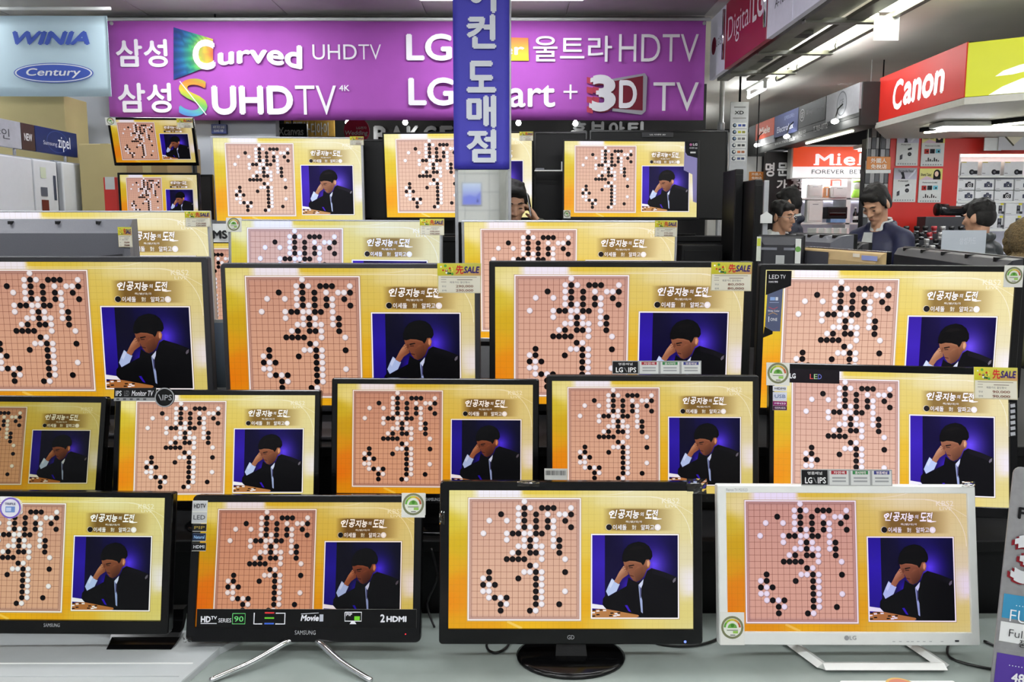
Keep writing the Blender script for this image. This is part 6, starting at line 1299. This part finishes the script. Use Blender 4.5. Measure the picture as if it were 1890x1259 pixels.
b = MB(); b.disc(0, 0, .032, 0, 0, (196, 160, 90), 24); b.disc(0, 0, .027, -.0004, 0, (186, 120, 100), 24); b.text('품질보증', -.02, .02, -.008, .008, -.0008, 0, .02, 0, (226, 206, 160)); b.build('gold_seal', 'print', t, Matrix.Translation((-.005, .065, .0405)) @ Matrix.Rotation(-math.pi / 2, 4, 'X'))
def cable(pts, label, m='cable', r=.003):
    o = Vector(pts[0]); P3 = smooth(pts)
    b = MB(); b.tube([p - o for p in P3], r, 6); q = b.build('cable', m); q.location = o; tag(q, label, 'cable', 'loose cables')
M['clearcable'] = mat('grey_cable', (96, 98, 100), .3)
T4 = .5645
cable([(1.06, 1.80, .80), (1.07, 1.78, .74), (1.055, 1.78, .66), (1.02, 1.79, .58), (.98, 1.76, T4)], 'grey cable hanging in a bow behind the white monitor', 'clearcable', .004)
cable([(1.05, 1.8, .78), (1.06, 1.79, .72), (1.045, 1.79, .64), (1.0, 1.8, .575), (.95, 1.77, T4)], 'second thinner grey cable behind the white monitor', 'clearcable', .002)
cable([(.28, 1.78, .60), (.33, 1.70, T4), (.42, 1.68, T4), (.50, 1.72, T4), (.54, 1.80, .58)], 'black cable lying between the round foot and the white stand')
cable([(-.03, 1.76, .60), (-.06, 1.69, T4), (-.04, 1.65, T4), (-.01, 1.68, T4), (-.0, 1.75, .575)], 'black cable looping behind the round foot')
cable([(-.72, 1.80, .72), (-.71, 1.78, .66), (-.735, 1.79, .60), (-.76, 1.8, T4)], 'black cable in the gap right of the front left monitor')
cable([(-.20, 1.80, .75), (-.185, 1.79, .68), (-.21, 1.79, .61), (-.19, 1.76, T4)], 'black cable in the gap right of the chrome legged monitor')
cable([(1.12, 1.70, T4), (1.16, 1.62, T4), (1.10, 1.58, T4), (1.0, 1.63, T4), (1.06, 1.72, .575)], 'thin black cable coiled beside the silver board')
# ------------------------------------------------------------------ people
M['skin'] = mat('skin', (196, 150, 122), .5, var=.06, scale=14); M['hair'] = mat('black_hair', (16, 14, 14), .75, var=.25, scale=60, bump=.3); M['eye'] = mat('eye_dark', (24, 18, 16), .2)
M['navycloth'] = mat('navy_jacket', (24, 28, 62), .6, var=.15, scale=20, bump=.15); M['darknavy'] = mat('dark_navy_jacket', (28, 34, 52), .7, var=.12, scale=20, bump=.15); M['leather'] = mat('dark_grey_leather', (56, 60, 62), .4, var=.15, scale=18, bump=.2)
M['olive'] = mat('olive_jacket', (44, 50, 30), .7, var=.2, scale=16, bump=.2); M['whiteshirt'] = mat('pale_shirt', (200, 204, 206), .7); M['trousers'] = mat('dark_trousers', (34, 34, 40), .8); M['fur'] = mat('brown_fur', (92, 76, 48), .9, var=.4, scale=90, bump=1.0); M['khaki'] = mat('khaki_parka', (70, 72, 50), .8, var=.15); M['shoe'] = mat('black_shoe', (22, 20, 20), .4)
_u, _v = 14, 9
SPH = [(0, 0, 1)] + [(math.sin(math.pi * j / _v) * math.cos(2 * math.pi * i / _u), math.sin(math.pi * j / _v) * math.sin(2 * math.pi * i / _u), math.cos(math.pi * j / _v)) for j in range(1, _v) for i in range(_u)] + [(0, 0, -1)]
SPF = [(0, 1 + i, 1 + (i + 1) % _u) for i in range(_u)] + [(1 + (j - 1) * _u + i, 1 + j * _u + i, 1 + j * _u + (i + 1) % _u, 1 + (j - 1) * _u + (i + 1) % _u) for j in range(1, _v - 1) for i in range(_u)] + [(len(SPH) - 1, 1 + (_v - 2) * _u + (i + 1) % _u, 1 + (_v - 2) * _u + i) for i in range(_u)]
class Prim:
    def __init__(s): s.v = []; s.f = []
    def put(s, vs, fs):
        o = len(s.v); s.v += vs; s.f += [tuple(o + i for i in f) for f in fs]
    def ell(s, c, r, rot=None):
        m = Matrix.Translation(c) @ (rot or Matrix.Identity(4)) @ Matrix.Diagonal((r[0], r[1], r[2], 1))
        s.put([tuple(m @ Vector(p)) for p in SPH], SPF)
    def cap(s, p, q, r0, r1):
        p, q = Vector(p), Vector(q); d = q - p
        m = Matrix.Translation(p) @ d.to_track_quat('Z', 'Y').to_matrix().to_4x4(); n = 14
        vs = [tuple(m @ Vector((r * math.cos(2 * math.pi * k / n), r * math.sin(2 * math.pi * k / n), z))) for r, z in ((r0, 0), (r1, d.length)) for k in range(n)]
        s.put(vs, [(k, (k + 1) % n, n + (k + 1) % n, n + k) for k in range(n)] + [tuple(range(n - 1, -1, -1)), tuple(range(n, 2 * n))])
        s.ell(p, (r0, r0, r0)); s.ell(q, (r1, r1, r1))
    def chain(s, pts, rs):
        for i in range(len(pts) - 1): s.cap(pts[i], pts[i + 1], rs[i], rs[i + 1])
    def build(s, name, m, parent, voxel, smooth=4):
        me = bpy.data.meshes.new(name); me.from_pydata(s.v, [], s.f)
        o = bpy.data.objects.new(name, me); TMP.collection.objects.link(o)
        r = o.modifiers.new('r', 'REMESH'); r.mode = 'VOXEL'; r.voxel_size = voxel; r.use_smooth_shade = True
        if smooth: k = o.modifiers.new('s', 'SMOOTH'); k.factor = .5; k.iterations = smooth
        vl = TMP.view_layers[0]; vl.update(); new = bpy.data.meshes.new_from_object(o.evaluated_get(vl.depsgraph)); bpy.data.objects.remove(o); bpy.data.meshes.remove(me)
        new.name = name; new.materials.clear(); new.materials.append(M[m]); 
        new.polygons.foreach_set('use_smooth', [True] * len(new.polygons))
        return obj(name, new, parent)
def hand(P, wrist, d, n, curl=.6, side=1):
    """palm, four bent fingers of unequal length and a thumb; d along the forearm, n towards the palm side"""
    wrist = Vector(wrist); d = Vector(d).normalized(); n = Vector(n); n = (n - d * n.dot(d)).normalized(); a = d.cross(n) * side
    rot = Matrix((a, d, n)).transposed().to_4x4()
    P.ell(wrist + d * .045, (.040, .052, .017), rot)
    for off, L in ((-.03, .066), (-.010, .076), (.010, .072), (.029, .058)):
        b0 = wrist + d * .085 + a * off; c = curl; p = b0
        for k, f in enumerate((.45, .32, .23)):
            ang = c * (k + .6); q = p + (d * math.cos(ang) + n * math.sin(ang)) * L * f * 1.25; P.cap(p, q, .0098 - .0012 * k, .0088 - .0012 * k); p = q
    b0 = wrist + d * .03 + a * -.036; q = b0 + (d * .7 - a * .6 + n * .35).normalized() * .036; r = q + (d * .85 - a * .1 + n * .4).normalized() * .03
    P.cap(b0, q, .012, .011); P.cap(q, r, .011, .0085)
def person(label, X, Y, hz, theta, hp=0.0, hy=0.0, lean=0.0, armL=None, armR=None, jacket='navycloth', collar=None, coat_open=False, hood=False, glasses=False, hold=None):
    """hz = height of the head centre; theta turns the figure; hp / hy nod and turn the head; arms = (elbow, wrist)"""
    s = hz / 1.60
    t = thing('person', label, 'person', (X, Y, 0), theta); V = lambda x, y, z: Vector((x * s, y * s, z * s))
    t.scale = (s, s, s)
    HM = Matrix.Translation((0, -lean * .2, 1.60)) @ Matrix.Rotation(hy, 4, 'Z') @ Matrix.Rotation(hp, 4, 'X')
    h = lambda x, y, z: HM @ Vector((x, y, z))
    R3 = HM.to_3x3().to_4x4()
    aL = armL or ((.25, .02, 1.14), (.22, -.20, .98)); aR = armR or ((-.25, .02, 1.14), (-.22, -.20, .98))
    B = Prim()
    B.ell(h(0, .015, .045), (.074, .090, .080), R3); B.ell(h(0, -.028, -.010), (.060, .062, .085), R3); B.ell(h(0, -.045, -.068), (.044, .040, .036), R3); B.ell(h(0, -.074, -.092), (.022, .018, .016), R3)
    B.cap(h(0, -.088, .018), h(0, -.106, -.022), .008, .0125); B.ell(h(-.012, -.094, -.026), (.009, .010, .008), R3); B.ell(h(.012, -.094, -.026), (.009, .010, .008), R3)
    B.ell(h(0, -.078, .034), (.048, .016, .011), R3)
    for q in (-1, 1): B.ell(h(q * .038, -.060, -.012), (.024, .024, .020), R3); B.ell(h(q * .076, .012, -.004), (.010, .024, .032), R3 @ Matrix.Rotation(q * .3, 4, 'Z'))
    B.ell(h(0, -.084, -.050), (.022, .010, .006), R3); B.ell(h(0, -.082, -.062), (.019, .010, .006), R3)
    B.chain([h(0, .022, -.05), Vector((0, .02 - lean * .1, 1.47)), Vector((0, .01, 1.40))], [.050, .052, .062])
    B.ell((0, 0, .96), (.15, .10, .12)); B.ell((0, 0, 1.12), (.13, .095, .15)); B.ell((0, 0, 1.30), (.155, .105, .15))
    for q, (el, wr) in ((1, aL), (-1, aR)):
        B.chain([(q * .15, .01, 1.375), el, wr], [.045, .04, .029])
        d = Vector(wr) - Vector(el); nn_ = Vector((-q * .8, -.4, .1)) if hold != q else Vector((-q, .1, 0)); hand(B, wr, d, nn_, .75 if hold == q else .5, q)
        B.chain([(q * .085, 0, .92), (q * .095, -.01, .50), (q * .095, .02, .09)], [.08, .054, .038])
    body = B.build('body', 'skin', t, .0065, 3)
    J = Prim(); J.ell((0, 0, .93), (.185, .135, .12)); J.ell((0, 0, 1.10), (.175, .13, .17)); J.ell((0, 0, 1.27), (.185, .135, .16)); J.ell((0, .012, 1.385), (.135, .095, .06))
    for q, (el, wr) in ((1, aL), (-1, aR)):
        e3 = Vector(el); w3 = Vector(wr); J.chain([(q * .08, .01, 1.43), (q * .165, .01, 1.375), e3, e3.lerp(w3, .92)], [.05, .072, .06, .046])
    for k in range(12):                                                    # stand-up collar
        a = 2 * math.pi * k / 12
        if math.sin(a) > -.75: J.ell((.074 * math.cos(a), .018 + .074 * math.sin(a), 1.465 + .012 * math.sin(a)), (.026, .026, .032))
    J.build('jacket', jacket, t, .011, 3)
    K = Prim()
    for q in (-1, 1): K.chain([(q * .085, 0, .93), (q * .098, -.01, .50), (q * .098, .02, .10)], [.105, .075, .062])
    K.ell((0, 0, .95), (.165, .115, .1)); K.build('trousers', 'trousers', t, .012, 3)
    for q in (-1, 1): K = Prim(); K.ell((q * .098, -.05, .04), (.048, .13, .04)); K.ell((q * .098, .03, .06), (.045, .06, .06)); K.build('shoe', 'shoe', t, .012, 2)
    if hood:
        Hd = Prim(); Hd.ell(h(0, .03, .03), (.115, .12, .14), R3); Hd.ell((0, .06, 1.44), (.17, .12, .10))
        for k in range(16): a = 2 * math.pi * k / 16; Hd.ell(h(.105 * math.cos(a), -.055, .005 + .125 * math.sin(a)), (.034, .04, .034), R3)
        Hd.build('fur_hood', 'fur', t, .011, 1)
    else:
        A = Prim(); A.ell(h(0, .022, .068), (.080, .094, .078), R3); A.ell(h(0, .050, .015), (.076, .066, .082), R3); A.ell(h(0, -.052, .096), (.058, .034, .024), R3); A.ell(h(.03, -.058, .080), (.034, .022, .020), R3); A.ell(h(-.035, -.055, .084), (.034, .022, .020), R3)
        for q in (-1, 1): A.ell(h(q * .068, -.012, .040), (.014, .030, .040), R3); A.ell(h(q * .062, .045, .0), (.018, .03, .05), R3)
        rr = random.Random(int(X * 100))
        for k in range(22): a = rr.random() * 6.28; e_ = .35 + rr.random() * .8; A.ell(h(.074 * math.cos(a) * math.cos(e_), .02 + .088 * math.sin(a) * math.cos(e_), .068 + .074 * math.sin(e_)), (.014, .016, .012), R3)
        A.build('hair', 'hair', t, .0065, 2)
    for q in (-1, 1):
        b = MB(); b.lathe([(.001, -.0085), (.0085, -.004), (.010, 0), (.0085, .004), (.001, .0085)], 10, sx=1.2, sy=.55); b.build('eye', 'eye', body, HM @ Matrix.Translation((q * .031, -.0845, .008)) @ Matrix.Rotation(math.pi / 2, 4, 'X') @ Matrix.Diagonal((1, .45, .7, 1)))
        b = MB(); b.tube([(q * .014, -.093, .034), (q * .032, -.092, .040), (q * .05, -.078, .034)], [.003, .0042, .002], 6, flat=.8); b.build('eyebrow', 'hair', body, HM)
    b = MB(); b.tube([(-.019, -.0925, -.056), (0, -.0955, -.0555), (.019, -.0925, -.056)], [.0015, .0032, .0015], 6); b.build('lips', mat('lips', (160, 96, 84), .4), body, HM)
    if collar:
        b = MB(); n = 14; b.loft([[(.066 * k_ * math.cos(a), .018 + .066 * k_ * math.sin(a) - .0, z + .02 * math.sin(a)) for a in [i * 2 * math.pi / n for i in range(n)]] for k_, z in ((1.12, 1.44), (1.05, 1.49), (.98, 1.505), (.95, 1.49))], 0, True, False, False); b.build('shirt_collar', collar, t)
    if coat_open:
        b = MB(); b.loft([[(-.03, -.122, 1.42), (.03, -.122, 1.42), (.03, -.115, 1.42), (-.03, -.115, 1.42)], [(-.045, -.148, 1.28), (.045, -.148, 1.28), (.045, -.14, 1.28), (-.045, -.14, 1.28)], [(-.02, -.142, 1.0), (.02, -.142, 1.0), (.02, -.13, 1.0), (-.02, -.13, 1.0)]]); b.build('shirt_front', 'whiteshirt', t)
    if glasses:
        g = MB()
        for q in (-1, 1):
            g.tube([(q * .032 + .021 * math.cos(a), -.098, .006 + .016 * math.sin(a)) for a in [k * math.pi / 8 for k in range(17)]], .0016, 6); g.tube([(q * .053, -.096, .01), (q * .078, -.04, .012), (q * .08, .01, .01)], .0016, 6)
        g.tube([(-.012, -.1, .01), (.012, -.1, .01)], .0016, 6); g.build('glasses', 'chrome', body, HM)
    return t
p = at(1613, 374, 5.4)
person('man in a navy zip jacket looking down beside the red wall', p.x + .05, 5.4, p.z - .02, math.radians(-60), .55, math.radians(4), .25, ((.24, -.06, 1.14), (.10, -.27, 1.08)), ((-.24, -.06, 1.14), (-.10, -.27, 1.08)), 'navycloth', 'whiteshirt', True)
p = at(1440, 402, 6.2)
person('man with thin glasses peering over the turned sets', p.x, 6.2, p.z, math.radians(38), .1, 0, .1, None, None, 'whiteshirt', None, False, False, True)
p = at(1452, 377, 7.0)
person('man in a dark navy jacket turned away, behind the man with glasses', p.x + .04, 7.0, p.z, math.radians(-115), .25, 0, .1, None, None, 'darknavy', 'whiteshirt')
p = at(1806, 404, 5.3)
person('man in a dark grey leather jacket seen from behind at the right', p.x, 5.3, p.z, math.radians(-152), .1, 0, 0, None, None, 'leather')
p = at(1898, 448, 4.3)
person('person in a fur hooded parka cut off by the right edge', p.x, 4.3, p.z, math.radians(150), 0, 0, 0, None, None, 'khaki', None, False, True)
p = at(945, 380, 4.42)
man = person('man holding a phone to his ear beside the mirrored column', p.x, 4.42, p.z, math.radians(6), .28, math.radians(4), .12, ((.26, -.11, 1.28), (.138, -.062, 1.505)), ((-.25, .03, 1.14), (-.26, -.01, .90)), 'olive', None, False, False, False, 1)
q = man.matrix_basis @ Vector((.094, -.05, 1.60))
ph = thing('mobile_phone', 'dark mobile phone held to the ear of the man by the column', 'phone', q); ph.rotation_euler = (math.radians(-12), math.radians(12), math.radians(80))
b = MB(); b.box((0, 0, 0), (.066, .009, .135), .004); b.build('phone_body', 'gloss', ph); b = MB(); b.box((0, .0052, 0), (.058, .001, .115)); b.build('phone_screen', 'dark', ph); b = MB(); b.box((0, 0, 0), (.068, .004, .137), .001); b.build('metal_rim', 'silver', ph)

bpy.data.scenes.remove(TMP)
